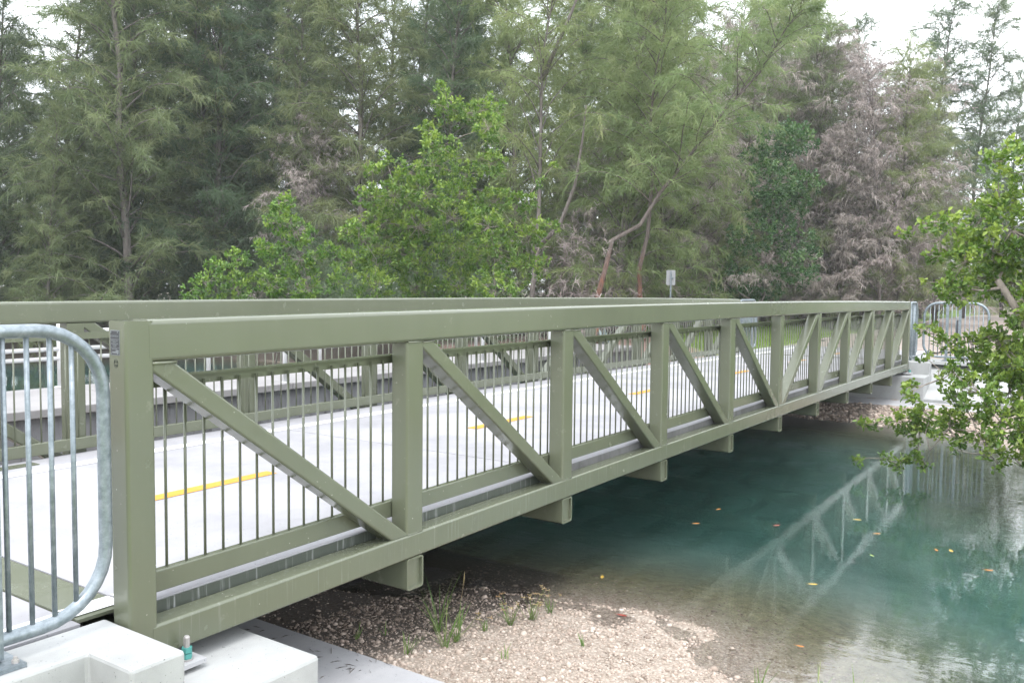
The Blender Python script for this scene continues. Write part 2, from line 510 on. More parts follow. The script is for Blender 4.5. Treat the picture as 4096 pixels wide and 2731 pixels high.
# cover plates over the end joints
b = MB(); b.box(-0.19, 0.066, 0.225, YF - 0.225, 0.206, 0.222); b.build('cover_plate', M['green'], bridge)
b = MB(); b.box(L - 0.066, L + 0.19, 0.225, YF - 0.225, 0.206, 0.222); b.build('cover_plate', M['green'], bridge)

# bearings: plate, anchor bolt, two nuts
def bearing(x, y, s):
    b = MB(); b.box(x - .13, x + .13, y - 0.11, y + 0.20, -0.062, -0.040); pl = b.build('bearing_plate', M['slab_grey'], bridge)
    MB().box(x - .11, x + .11, y + 0.06 if s > 0 else y - .02, y + .19 if s > 0 else y + .1, -0.040, -0.001).build('bearing_pad', M['joint'], bridge)
    bx, by = x + 0.055, y - 0.055 if s > 0 else y + 0.13
    b = MB(); b.tube([(bx, by, -0.04), (bx, by, 0.075), (bx, by, 0.082)], [0.0145, 0.0145, 0.011], 12)
    for j in range(14):
        zt = 0.032 + j * 0.0032
        b.tube([(bx, by, zt), (bx, by, zt + .0014)], 0.0158, 10)
    bo = b.build('anchor_bolt', M['bolt'], bridge)
    for z0 in (-0.030, 0.000):
        MB().tube([(bx, by, z0), (bx, by, z0 + .026)], 0.0265, 6).build('nut', M['teal'], bo)
    MB().tube([(bx, by, -0.038), (bx, by, -0.031)], 0.03, 14).build('washer', M['bolt'], bo)
bearing(0.15, 0.0, 1); bearing(L - 0.2, 0.0, 1); bearing(0.15, YF - YT, -1); bearing(L - 0.2, YF - YT, -1)

# name plate and inspection mark on the near end post
def text_mesh(s, size, mat, name='lettering', bold=0.0):
    cu = bpy.data.curves.new(name, 'FONT'); cu.body = s; cu.size = size; cu.align_x = 'CENTER'; cu.extrude = 0.0004
    cu.offset = bold; cu.resolution_u = 2
    o = bpy.data.objects.new(name, cu); COL.objects.link(o)
    dg = bpy.context.evaluated_depsgraph_get()
    me = bpy.data.meshes.new_from_object(o.evaluated_get(dg))
    bpy.data.objects.remove(o)
    me.materials.clear(); me.materials.append(mat)
    return me
XP = -0.061
RX = Matrix(((0, 0, -1, 0), (-1, 0, 0, 0), (0, 1, 0, 0), (0, 0, 0, 1)))   # text faces -x and reads towards -y
def on_post(me, y, z, dx, parent, sx=1.0, name='lettering'):
    o = bpy.data.objects.new(name, me); COL.objects.link(o); o.parent = parent
    o.matrix_local = Matrix.Translation((XP - dx, y, z)) @ RX @ Matrix.Diagonal((sx, 1, 1, 1))
    return o
pc = 0.085
b = MB(); b.box(XP - .0015, XP - .0002, pc - .038, pc + .038, 1.488, 1.606)
plate = b.build('name_plate', M['silver'], bridge)
for (z0, z1) in ((1.565, 1.603), (1.5245, 1.5625), (1.491, 1.522)):
    MB().box(XP - .0028, XP - .0016, pc - .0345, pc + .0345, z0, z1).build('plate_field', M['black'], plate)
for yy in (-.028, .028):
    for zz in (1.597, 1.496):
        MB().tube([(XP - .0028, pc + yy, zz), (XP - .0055, pc + yy, zz)], 0.0035, 8).build('rivet', M['silver'], plate)
for s, sz, z, sx in (('CONTECH', .0135, 1.5735, 1.0), ('PEDESTRIAN TRUSS', .0068, 1.5545, .95), ('CAPACITY', .0065, 1.5475, 1), ('MAXIMUM LOAD', .0078, 1.5400, 1),
                     ('10 TONS', .0085, 1.5325, 1), ('VEHICLE', .0062, 1.5265, 1), ('SERIAL NUMBER', .0062, 1.5155, 1)):
    on_post(text_mesh(s, sz, M['silver'], bold=.0001), pc, z, .0034, plate, sx)
MB().box(XP - .0034, XP - .0029, pc - .033, pc - .008, 1.5065, 1.5125).build('stamp_field', M['silver'], plate)
MB().box(XP - .0034, XP - .0029, pc - .033, pc + .020, 1.4985, 1.5045).build('stamp_field', M['silver'], plate)
mk = MB()
mk.tube([(XP - .0008, pc - .004 + .0155 * math.cos(2 * math.pi * k / 28), 1.449 + .021 * math.sin(2 * math.pi * k / 28)) for k in range(28)], 0.0007, 4, True)
oval = mk.build('inspection_mark', M['ink'], bridge)
on_post(text_mesh('KTA', .0150, M['ink']), pc - .004, 1.4515, .0008, oval)
on_post(text_mesh('210', .0155, M['ink']), pc - .004, 1.4345, .0008, oval)

# ------------------------------------------------------------------ abutments
def bevel(o, w=0.012, seg=2):
    md = o.modifiers.new('bevel', 'BEVEL'); md.width = w; md.segments = seg; md.limit_method = 'ANGLE'
    return o
def abutment(near, label):
    X = (lambda x: x) if near else (lambda x: L - x)
    def bx(b, x0, x1, *r):
        a, c = sorted((X(x0), X(x1))); return b.box(a, c, *r)
    root = thing('concrete_abutment', (0 if near else L, 2.17, -0.9), label, 'abutment')
    off = root.location
    def mk(name, b, mat, bw=0.012):
        b.off = tuple(off); b.v = [(a - off[0], c - off[1], d - off[2]) for a, c, d in b.v]
        o = link(name, b.mesh(name), mat, root); bevel(o, bw); return o
    mk('seat_block', bx(MB(), -0.40, 0.71, -0.46, 4.80, -1.6, -0.09), M['white_conc'], 0.022)
    pl = [(-0.075, -0.452), (-0.335, -0.452), (-0.340, -0.13), (-3.2, -0.10), (-3.2, 0.19), (-0.075, 0.19)]
    pl = [(X(x), y) for x, y in pl]
    if not near: pl = pl[::-1]
    mk('curb_wall', MB().prism(pl[::-1], -1.2, 0.205), M['white_conc'], 0.016)
    pl2 = [(x, 4.34 - y) for x, y in pl][::-1]
    mk('curb_wall', MB().prism(pl2[::-1], -0.088, 0.205), M['white_conc'], 0.016)
    mk('back_wall', bx(MB(), -0.40, -0.075, 0.1905, 4.149, -0.0885, 0.10), M['white_conc'], 0.01)
    mk('footing', bx(MB(), 0.712, 1.79, -0.62 if near else -1.9, 5.0, -1.7, -0.65), M['slab_grey'], 0.015)
    if not near:
        b = MB()
        b.hexa([(19.305, -2.3, -1.4), (21.6, -2.3, -1.4), (21.6, -.135, -1.4), (19.305, -.135, -1.4)],
               [(19.305, -2.3, -.585), (21.6, -2.3, .16), (21.6, -.135, .16), (19.305, -.135, -.585)])
        mk('sloped_apron', b, M['white_conc'], 0.01)
        mk('apron_cap', MB().box(21.0, 21.9, -2.3, -.135, 0.10, 0.185), M['white_conc'], 0.01)
    return root
abutment(True, 'pale concrete abutment under the near end of the green footbridge')
abutment(False, 'pale concrete abutment with sloped apron under the far end of the footbridge')

# ------------------------------------------------------------------ galvanised railings
def railing(label, x0, x1, zt, zb, posts, loc, rot, bars=0.0975, rad=0.30, first=0.43):
    """panel in its own xz plane from x0 to x1; rounded corners"""
    root = thing('galvanised_railing', loc, label, 'railing', 'galvanised railings at the bridge ends')
    root.rotation_euler = (0, 0, rot)
    tr = 0.030
    rad = min(rad, (x1 - x0) * 0.35)
    pts = []
    for cx, cz, a0 in ((x1 - rad, zt - rad, 0), (x0 + rad, zt - rad, 90), (x0 + rad, zb + rad, 180), (x1 - rad, zb + rad, 270)):
        for k in range(9):
            a = R(a0 + 90 * k / 8); pts.append((cx + rad * math.cos(a), 0, cz + rad * math.sin(a)))
    b = MB(); b.tube(pts, tr, 14, True); b.build('frame_tube', M['galv'], root, True)
    x = x1 - first
    while x > x0 + 0.05:
        def zlim(px):
            d = 0
            if px > x1 - rad: d = rad - math.sqrt(max(rad * rad - (px - x1 + rad) ** 2, 0))
            if px < x0 + rad: d = rad - math.sqrt(max(rad * rad - (x0 + rad - px) ** 2, 0))
            return zb + d, zt - d
        a, c = zlim(x)
        if c - a > 0.1:
            MB().tube([(x, 0, a), (x, 0, c)], 0.0115, 8).build('bar', M['galv'], root, True)
        x -= bars
    for px in posts:
        b = MB(); b.box(px - .03, px + .03, -.032, .032, 0.012 - loc[2] + 0.20 if False else zb - .075, zt - .02)
        po = b.build('post', M['galv'], root)
        f = MB(); f.box(px - .085, px + .085, -.11, .11, zb - .103, zb - .085); f.build('base_plate', M['galv'], po)
        for sx in (-.055, .055):
            for sy in (-.075, .075):
                g = MB(); g.tube([(px + sx, sy, zb - .085), (px + sx, sy, zb - .070)], .015, 6); g.tube([(px + sx, sy, zb - .07), (px + sx, sy, zb - .058)], .009, 8)
                g.build('bolt', M['bolt'], po)
    return root
railing('galvanised tube railing panel with rounded corner at the near end of the footbridge', -2.5, -0.145, 1.617, 0.310, (-0.650, -2.0), (0, 0.05, 0), 0, first=0.145)
railing('galvanised railing panel seen edge on, in line with the far end of the near truss', 20.13, 21.25, 1.617, 0.285, (20.5, 21.0), (0, 0.05, 0), 0, first=0.1)
railing('galvanised railing panel beyond the concrete apron, facing across the canal behind the leaves', 0.0, 1.42, 1.617, 0.285, (0.52, 0.80), (21.22, -0.12, 0), R(-90), first=0.12, rad=0.32)
railing('galvanised railing panel at the far end of the far truss', 20.10, 21.60, 1.617, 0.285, (20.4, 21.2), (0, YF - 0.07, 0), 0, first=0.1)

# ------------------------------------------------------------------ terrain and water
WL = -0.83
shore = [(3.0, 60), (2.0, 34), (2.6, 22), (3.0, 14), (3.1, 8), (3.2, 4), (3.40, 1.8), (3.47, 1.19), (3.66, .43), (3.85, -.2), (3.9, -.39), (3.96, -1.0), (3.74, -1.6),
         (3.35, -1.95), (2.9, -2.5), (2.5, -3.6), (2.2, -6), (2.0, -14), (2, -60),
         (11, -60), (10.5, -14), (9.9, -7), (10.2, -4.6), (11.3, -3.75), (13.2, -3.2), (14.8, -2.5), (15.9, -1.2), (16.15, -.1), (16.3, 1.2), (16.4, 3), (16.6, 6),
         (15.6, 8.4), (13.6, 9.8), (13.8, 12), (15.0, 14), (17.0, 17), (18.9, 20.5), (18.0, 24.8), (13.8, 27.6), (9.5, 31), (7, 40), (5, 60)]
SH = np.array(shore)
def sdist(x, y):
    """signed distance to the canal outline, negative over water"""
    P = np.stack([x, y], -1); A = SH; B = np.roll(SH, -1, 0)
    best = np.full(x.shape, 1e9); inside = np.zeros(x.shape, bool)
    for a, b_ in zip(A, B):
        ab = b_ - a; tt = np.clip(((P - a) @ ab) / (ab @ ab), 0, 1)
        d = np.hypot(*np.moveaxis(P - (a + tt[..., None] * ab), -1, 0)); best = np.minimum(best, d)
        c = ((a[1] > y) != (b_[1] > y)) & (x < (b_[0] - a[0]) * (y - a[1]) / (b_[1] - a[1] + 1e-12) + a[0])
        inside ^= c
    return np.where(inside, -best, best)
def sm(t): t = np.clip(t, 0, 1); return t * t * (3 - 2 * t)
def vnoise(x, y, s, seed=0):
    xi, yi = np.floor(x * s).astype(int), np.floor(y * s).astype(int); fx, fy = x * s - xi, y * s - yi
    def h(a, b):
        n = (a * 374761393 + b * 668265263 + seed * 974711) & 0x7fffffff
        n = ((n ^ (n >> 13)) * 1274126177) & 0x7fffffff
        return (n & 0xffff) / 65535.0
    u, v = fx * fx * (3 - 2 * fx), fy * fy * (3 - 2 * fy)
    return (h(xi, yi) * (1 - u) + h(xi + 1, yi) * u) * (1 - v) + (h(xi, yi + 1) * (1 - u) + h(xi + 1, yi + 1) * u) * v
def ground_z(x, y):
    x = np.asarray(x, float); y = np.asarray(y, float)
    s = sdist(x, y)
    corr = sm((y + 3.2) / 1.2) * sm((6.0 - y) / 1.0)
    bank = WL + 0.33 * s
    flat = WL + 0.085 * np.minimum(s, 2.2) - 0.02 + np.clip(0.45 - x, 0, 9) * 1.6 * (x < 10) + np.clip(x - (L - 0.45), 0, 9) * 1.6 * (x > 10)
    land = np.minimum(bank * (1 - corr) + flat * corr, 0.16 + 0 * s)
    d = -s
    bed = WL - (0.16 * np.clip(d, 0, 1.0) + 0.42 * np.clip(d - 1.0, 0, 3.2) + 0.1 * np.clip(d - 4.2, 0, 5))
    nc = sm((1.0 - x) / .3) * sm((y + 7) / 1.5) * sm((.3 - y) / .2)
    land = land * (1 - nc) + np.minimum(land, -0.6) * nc
    ap = sm((x - 19.0) / .15) * sm((21.9 - x) / .15) * sm((y + 2.4) / .12) * sm((.05 - y) / .12)
    land = land * (1 - ap) + np.minimum(land, -0.75 + (x - 19.25) * .32) * ap
    rb = sm((x - 6.5) / 7) * sm((-.2 - y) / 2.5)
    bed = bed - rb * np.clip(d, 0, 1.6) * .6
    h = np.where(s > 0, land, bed)
    wob = sm((s + .6) / .6)
    h = h + ((vnoise(x, y, 1.7, 1) - .5) * .05 + (vnoise(x, y, 6, 2) - .5) * .025) * wob
    far = np.clip((np.hypot(x - 10, y - 2) - 25) / 40, 0, 1)
    h = h + far * (vnoise(x, y, .08, 5)) * 0.5
    return h
def axis(lo, hi, fine0, fine1, step, grow=1.14):
    a = list(np.arange(fine0, fine1 + 1e-6, step)); s = step
    while a[-1] < hi: s *= grow; a.append(a[-1] + s)
    s = step; b = [a[0]]
    while b[-1] > lo: s *= grow; b.append(b[-1] - s)
    return np.array(b[:0:-1] + a)
gx = axis(-700, 900, -1.0, 24.0, 0.11, 1.12); gy = axis(-700, 900, -4.0, 12.0, 0.11, 1.12)
GX, GY = np.meshgrid(gx, gy, indexing='ij')
GZ = ground_z(GX, GY)
nx, ny = GX.shape
V = np.stack([GX, GY, GZ], -1).reshape(-1, 3)
idx = np.arange(nx * ny).reshape(nx, ny)
F = np.stack([idx[:-1, :-1], idx[1:, :-1], idx[1:, 1:], idx[:-1, 1:]], -1).reshape(-1, 4)
def fast_mesh(name, V, F, smooth=False, tone=None, attrs=None):
    me = bpy.data.meshes.new(name)
    V = np.ascontiguousarray(V, np.float32); F = np.ascontiguousarray(F, np.int32)
    k = F.shape[1]
    me.vertices.add(len(V)); me.vertices.foreach_set('co', V.ravel())
    me.loops.add(F.size); me.loops.foreach_set('vertex_index', F.ravel())
    me.polygons.add(len(F)); me.polygons.foreach_set('loop_start', np.arange(0, F.size, k, dtype=np.int32))
    if smooth: me.polygons.foreach_set('use_smooth', np.ones(len(F), bool))
    if tone is not None:
        a = me.attributes.new('tone', 'FLOAT', 'FACE'); a.data.foreach_set('value', np.ascontiguousarray(tone, np.float32))
    for nme, val in (attrs or {}).items():
        a = me.attributes.new(nme, 'FLOAT', 'POINT'); a.data.foreach_set('value', np.ascontiguousarray(val, np.float32))
    me.update(calc_edges=True)
    return me
sdv = sdist(GX, GY).ravel(); xv, yv = V[:, 0], V[:, 1]
lawn = ((xv > 19.0) & (yv > 4.0)) * sm((np.abs(yv) - 4.2) / .5) * sm((4.6 + .72 * (xv - 19.5) - yv + 1.2 * vnoise(xv, yv, .8, 4)) / 1.2) * sm((95 - xv) / 10)
lawn = np.maximum(lawn, (xv > 10) * sm((-yv - 2.4) / .8) * sm((sdv - 0.25) / .4))
lawn = np.maximum(lawn, (xv < 0.3) * sm((-yv - .9) / .6))
litter = (xv > 16) * sm((yv - 5) / 1.0) * (1 - lawn) * sm((13 - yv) / 2)
silt = sm((-sdv - 0.9) / 2.4)
damp_shade = sm((yv - .10 + .35 * vnoise(xv, yv, 2.5, 9)) / .5) * (xv < 4.6) * (xv > 0.5) * (yv < 5)  # dark soil plus the bridge's shade, painted into the ground colour
damp_shade = np.maximum(damp_shade, sm((yv - .15 + .3 * vnoise(xv, yv, 2.0, 9)) / .6) * (xv > 15) * (xv < 18.6) * (yv < 4.6) * .8)
damp_shade = np.maximum(damp_shade, sm((yv - 9) / 2) * (sdv > -.2) * (xv < 60) * (1 - lawn))
ter = link('ground', fast_mesh('ground', V, F, True, None, {'lawn': lawn, 'litter': litter, 'silt': silt, 'damp_shade': damp_shade, 'wet': sm((-sdv + .10) / 1.0)}))
tag(ter, None, None, None, 'structure')
m, t, p = new_mat('limestone_gravel_and_soil')
grav = ramp(t, noise(t, 14, 8, 0.75), [(0.28, (0.13, 0.10, 0.072)), (0.45, (0.29, 0.245, 0.20)), (0.62, (0.40, 0.35, 0.30)), (0.8, (0.48, 0.43, 0.38))])
vor = nd(t, "ShaderNodeTexVoronoi"); vor.inputs['Scale'].default_value = 38
tcn = t.nodes.new("ShaderNodeTexCoord"); t.links.new(tcn.outputs['Object'], vor.inputs['Vector'])
grav = mixc(t, ramp(t, vor.outputs['Distance'], [(0.25, 0.0), (0.65, 0.55)]), grav, (0.16, 0.12, 0.09))
siltc = ramp(t, noise(t, 3, 6), [(0.3, (0.27, 0.275, 0.245)), (0.7, (0.36, 0.355, 0.32))])
lawnc = ramp(t, noise(t, 2.5, 7, 0.7), [(0.3, (0.075, 0.13, 0.016)), (0.55, (0.135, 0.20, 0.035)), (0.8, (0.21, 0.25, 0.07))])
litc = ramp(t, noise(t, 9, 8, 0.75), [(0.3, (0.08, 0.045, 0.032)), (0.55, (0.20, 0.125, 0.10)), (0.8, (0.30, 0.21, 0.18))])
algae = ramp(t, noise(t, 10, 7, .7), [(0.3, (0.07, 0.060, 0.032)), (0.6, (0.165, 0.145, 0.085)), (0.8, (0.24, 0.215, 0.14))])
c = mixc(t, attr(t, 'wet'), grav, algae)
c = mixc(t, attr(t, 'silt'), c, siltc)
c = mixc(t, attr(t, 'damp_shade'), c, mixc(t, noise(t, 25, 6, .7), (0.035, 0.027, 0.02), (0.10, 0.08, 0.062)))
c = mixc(t, attr(t, 'litter'), c, litc)
c = mixc(t, attr(t, 'lawn'), c, lawnc)
t.links.new(c, p.inputs['Base Color']); p.inputs['Roughness'].default_value = 0.95
bump(t, p, vor.outputs['Distance'], 0.6, 0.02)
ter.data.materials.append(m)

# canal water: closed body, glassy surface, absorbing volume
wb = []
def wpoly():
    # rectangle that runs under the banks; ground hides it where land is higher
    return [(-2.2, -58), (30, -58), (30, 58), (-2.2, 58)]
wx = axis(-40, 60, 2.0, 18.0, 0.25, 1.2); wy = axis(-60, 70, -5, 10, 0.25, 1.2)
b = MB(); b.box(0.9, 18.15, -59, 59, -6.0, WL)
water = b.build('canal_water', None)
tag(water, None, None, None, 'structure')
m = bpy.data.materials.new('teal_canal_water'); m.use_nodes = True; t = m.node_tree; t.nodes.clear()
o_ = t.nodes.new("ShaderNodeOutputMaterial")
g = t.nodes.new("ShaderNodeBsdfGlass"); g.inputs['IOR'].default_value = 1.333; g.inputs['Roughness'].default_value = 0.0
tcn = t.nodes.new("ShaderNodeTexCoord")
mp = t.nodes.new("ShaderNodeMapping"); mp.inputs['Rotation'].default_value = (0, 0, R(34)); mp.inputs['Scale'].default_value = (1.0, 0.42, 1.0)
t.links.new(tcn.outputs['Object'], mp.inputs['Vector'])
n1 = nd(t, "ShaderNodeTexNoise"); n1.inputs['Scale'].default_value = 8.0; n1.inputs['Detail'].default_value = 3.5
n2 = nd(t, "ShaderNodeTexNoise"); n2.inputs['Scale'].default_value = 0.5; n2.inputs['Detail'].default_value = 2
t.links.new(mp.outputs['Vector'], n1.inputs['Vector']); t.links.new(tcn.outputs['Object'], n2.inputs['Vector'])
mul = nd(t, "ShaderNodeMath"); mul.operation = 'MULTIPLY'
t.links.new(n1.outputs['Fac'], mul.inputs[0]); t.links.new(n2.outputs['Fac'], mul.inputs[1])
bp = t.nodes.new("ShaderNodeBump"); bp.inputs['Strength'].default_value = 0.5; bp.inputs['Distance'].default_value = 0.006
t.links.new(mul.outputs[0], bp.inputs['Height']); t.links.new(bp.outputs['Normal'], g.inputs['Normal'])
t.links.new(g.outputs['BSDF'], o_.inputs['Surface'])
va = t.nodes.new("ShaderNodeVolumeAbsorption")
va.inputs['Color'].default_value = (0.54, 0.75, 0.735, 1); va.inputs['Density'].default_value = 1.15
t.links.new(va.outputs['Volume'], o_.inputs['Volume'])
water.data.materials.append(m)

# paths and approach pavements
def sheet(name, poly, z, mat, kind='structure'):
    o = MB().add([(x, y, z) for x, y in poly], [tuple(range(len(poly)))]).build(name, mat)
    return tag(o, None, None, None, kind)
ap = MB(); ap.box(-12, -0.195, 0.195, YF - 0.195, 0.05, 0.212); o = ap.build('approach_pavement', M['deck']); tag(o, kind='structure')
ap = MB(); ap.box(L + 0.195, 24.5, 0.195, YF - 0.195, 0.05, 0.214); o = ap.build('approach_pavement', M['deck']); tag(o, kind='structure')
m, t, p = new_mat('sandy_path_surface'); M['path'] = m
pc_ = ramp(t, noise(t, 0.9, 8, 0.7), [(0.3, (0.19, 0.13, 0.11)), (0.5, (0.27, 0.225, 0.195)), (0.75, (0.33, 0.29, 0.26))])
pc_ = mixc(t, ramp(t, noise(t, 12, 6, .7), [(0.5, 0.0), (0.75, .5)]), pc_, (0.25, 0.17, 0.14))
t.links.new(pc_, p.inputs['Base Color']); p.inputs['Roughness'].default_value = 0.95
pth = [(24.5, YF - .195), (24.5, .195), (26, -.7), (31, -.9), (39, -2.5), (52, -8), (72, -16), (110, -26), (110, -12), (80, 0), (60, 4.2), (45, 4.6), (32, 4.35)]
def path_sheet(name, poly, mat, lift):
    """a grid clipped to the polygon that follows the ground"""
    P = np.array(poly); x0, x1, y0, y1 = P[:, 0].min(), P[:, 0].max(), P[:, 1].min(), P[:, 1].max()
    xs = np.unique(np.concatenate([np.arange(x0, 45, .5), np.arange(45, x1 + .9, 1.5)])); ys = np.arange(y0, y1 + .5, .5)
    X, Y = np.meshgrid(xs, ys, indexing='ij'); cx = (X[:-1, :-1] + X[1:, 1:]) / 2; cy = (Y[:-1, :-1] + Y[1:, 1:]) / 2
    ins = np.zeros(cx.shape, bool)
    for a, b_ in zip(P, np.roll(P, -1, 0)):
        ins ^= ((a[1] > cy) != (b_[1] > cy)) & (cx < (b_[0] - a[0]) * (cy - a[1]) / (b_[1] - a[1] + 1e-12) + a[0])
    Z = np.maximum(ground_z(X, Y), 0.1) + lift + 0.02
    ii = np.arange(X.size).reshape(X.shape)
    F = np.stack([ii[:-1, :-1], ii[1:, :-1], ii[1:, 1:], ii[:-1, 1:]], -1)[ins]
    return tag(link(name, fast_mesh(name, np.stack([X, Y, Z], -1).reshape(-1, 3), F, True), mat), kind='structure')
path_sheet('path', pth, M['path'], 0.03)
for nm, x0, x1, y0, y1, z in (('edge_line_marking', -12, -0.195, 0.27, 0.41, 0.2165), ('edge_line_marking', -12, -0.195, 3.6, 3.76, 0.2165),
                              ('edge_line_marking', L + .195, 24.4, 0.27, 0.41, 0.2185), ('edge_line_marking', L + .195, 24.4, 3.6, 3.76, 0.2185)):
    tag(strip(nm, x0, x1, y0, y1, z, M['line'], None, False), kind='structure')
tag(strip('centre_line_marking', 21.3, 22.5, 1.975, 2.085, 0.2185, M['yellow'], None, False), kind='structure')
for nm, x0, x1 in (('edge_line', -0.192, 0.068), ('edge_line', L - .068, L + .192)):
    for ya, yb in ((.27, .41), (3.6, 3.76)):
        strip(nm, x0, x1, ya, yb, 0.2265, M['line'], bridge, False, 0.001)
MB().box(0.0665, 0.0745, 0.225, YF - .225, 0.13, 0.218).build('joint_seal', M['joint'], bridge)

# ------------------------------------------------------------------ old walkway bridge beyond the far truss
old = thing('old_walkway_bridge', (10, 7.2, 0.3), 'old pale concrete walkway bridge with white pipe rails behind the green footbridge', 'bridge')
def ob(name, b, mat, smooth=False, par=None):
    b.v = [(a - 10, c - 7.2, d - .3) for a, c, d in b.v]
    return link(name, b.mesh(name, smooth), mat, par or old)
for k in range(9):
    x0 = -3.0 + k * 2.35
    o = ob('deck_slab', MB().box(x0, x0 + 2.335, 6.20, 8.30, 0.30, 0.40), M['old_deck']); bevel(o, .01)
ob('side_beam', MB().box(-3.0, 18.1, 6.29, 6.55, -0.72, 0.299), M['old_conc'])
ob('side_beam', MB().box(-3.0, 18.1, 7.95, 8.21, -0.72, 0.299), M['old_conc'])
for xx in (-2.6, 17.2):
    ob('pier_wall', MB().box(xx, xx + .6, 6.15, 8.35, -2.5, -0.721), M['old_conc'])
for k in range(6):
    x = 3.95 + 2.42 * (k - 1)
    b = MB(); b.tube([(x, 8.20, 0.40), (x, 8.20, 1.42)], 0.034, 10); b.tube([(x, 8.20, 0.40), (x, 8.20, 0.415)], 0.075, 10)
    ob('rail_post', b, M['white_paint'], True)
for k in range(5):
    x = 3.82 + 2.5 * k
    b = MB(); b.tube([(x, 6.30, 0.40), (x, 6.30, 1.42)], 0.034, 10); b.tube([(x, 6.30, 0.40), (x, 6.30, 0.415)], 0.075, 10)
    ob('rail_post', b, M['white_paint'], True)
for z in (0.935, 0.805, 1.18, 1.42):
    x1 = 4.9 if z < 1 else 14.0
    ob('pipe_rail', MB().tube([(-2.5, 8.20, z), (x1, 8.20, z)], 0.030 if z < 1.4 else .034, 10), M['white_paint'], True)
ob('pipe_rail', MB().tube([(3.8, 6.30, 1.42), (13.9, 6.30, 1.42)], 0.034, 10), M['white_paint'], True)

# ------------------------------------------------------------------ sign and bollard
sg = thing('sign', (23.25, 7.63, 0.15), 'back of a small grey metal sign on a thin post beyond the far truss', 'sign')
b = MB(); w_, h_ = 0.145, 0.24
prof = rrect(2 * w_, 2 * h_, .035)
d_ = Vector((0.86, 0.50, 0)); sd_ = Vector((0.50, -0.86, 0))
for s_ in (0,):
    b.sweep([[tuple(sd_ * a + Vector((0, 0, 2.13 + q)) + d_ * dd) for a, q in prof] for dd in (0.030, 0.034)])
b.build('sign_panel', M['alu'], sg)
MB().box(-.022, .022, -.018, .018, 0, 2.32).build('sign_post', M['galv'], sg)
MB().box(.0, .05, -.06, .0, 2.09, 2.15).build('bracket', M['galv'], sg)
bl = thing('bollard', (31.4, .35, .15), 'short dark bollard with a pale cap standing on the far path', 'bollard')
MB().tube([(0, 0, 0), (0, 0, .78)], .075, 14).build('bollard_shaft', M['black'], bl, True)
MB().tube([(0, 0, .80), (0, 0, .84), (0, 0, .87)], [.08, .08, .05], 14).build('bollard_cap', M['alu'], bl, True)
BUSH_MID = [(13.42, 9.03, 6.5, 0.24), (14.19, 9.48, 6.22, 0.5), (14.46, 8.38, 6.14, 0.37), (14.59, 9.25, 6.12, 0.51), (14.13, 10.06, 5.67, 0.38), (13.24, 8.97, 5.11, 0.53), (13.74, 7.98, 5.52, 0.47), (13.93, 11.29, 5.05, 0.29), (12.65, 10.53, 4.59, 0.27), (13.17, 9.86, 4.57, 0.52), (15.11, 10.58, 5.0, 0.66), (14.86, 8.66, 4.9, 0.53), (15.27, 9.76, 4.74, 0.52), (13.06, 11.01, 4.05, 0.47), (13.78, 10.86, 4.11, 0.6), (13.27, 9.5, 4.09, 0.63), (14.8, 9.62, 4.14, 0.67), (15.83, 9.26, 4.11, 0.56), (15.52, 8.16, 3.97, 0.44), (16.13, 8.13, 4.58, 0.18), (16.13, 7.71, 4.92, 0.15), (12.16, 10.51, 3.11, 0.5), (13.88, 11.29, 3.49, 0.68), (14.11, 10.39, 3.37, 0.7), (14.05, 9.26, 3.53, 0.67), (14.02, 8.16, 3.29, 0.65), (16.32, 8.68, 3.24, 0.62), (15.79, 7.57, 3.44, 0.28), (13.27, 11.85, 2.5, 0.55), (14.07, 11.62, 2.53, 0.75), (14.38, 10.63, 2.6, 0.77), (15.47, 10.14, 2.75, 0.79), (14.92, 8.59, 2.7, 0.71), (16.32, 8.44, 2.39, 0.58), (13.14, 10.98, 1.85, 0.65), (14.81, 11.04, 1.87, 0.79), (15.41, 10.08, 1.88, 0.79), (14.31, 8.15, 1.88, 0.69), (12.38, 10.6, 1.2, 0.54), (13.13, 10.1, 1.08, 0.67), (15.42, 10.4, 1.02, 0.73), (14.91, 8.81, 1.2, 0.56), (14.32, 10.32, 0.54, 0.57)]
BUSH_LEFT = [(10.38, 11.06, 3.68, 0.4), (10.59, 11.47, 3.27, 0.44), (10.73, 11.05, 3.05, 0.55), (10.21, 11.43, 2.65, 0.46), (11.09, 11.3, 2.46, 0.59), (11.57, 10.84, 2.7, 0.35), (10.44, 12.67, 2.45, 0.42), (9.79, 12.62, 2.31, 0.3), (9.91, 13.15, 1.92, 0.46), (10.34, 12.64, 1.82, 0.6), (11.12, 12.37, 1.89, 0.67), (11.33, 11.33, 1.83, 0.59), (8.77, 12.08, 1.73, 0.25), (12.09, 11.14, 1.96, 0.42), (10.07, 13.11, 1.35, 0.49), (10.65, 12.51, 1.24, 0.55), (10.98, 11.36, 1.26, 0.53), (10.82, 11.85, 0.74, 0.48)]
BUSH_DARK = [(29.9, 7.5, 8.17, 0.51), (31.94, 6.88, 7.85, 0.95), (31.2, 7.31, 7.01, 0.88), (30.74, 5.85, 7.59, 0.71), (30.1, 6.74, 5.97, 1.1), (32.52, 6.01, 6.11, 0.69), (32.67, 7.13, 5.28, 1.23), (30.13, 7.36, 4.13, 0.95), (32.46, 6.42, 3.75, 1.0), (31.55, 5.93, 2.83, 0.87), (30.17, 7.94, 3.08, 0.75), (30.4, 8.5, 2.21, 0.71), (32.1, 7.47, 2.15, 0.95), (32.13, 8.29, 1.52, 0.64)]
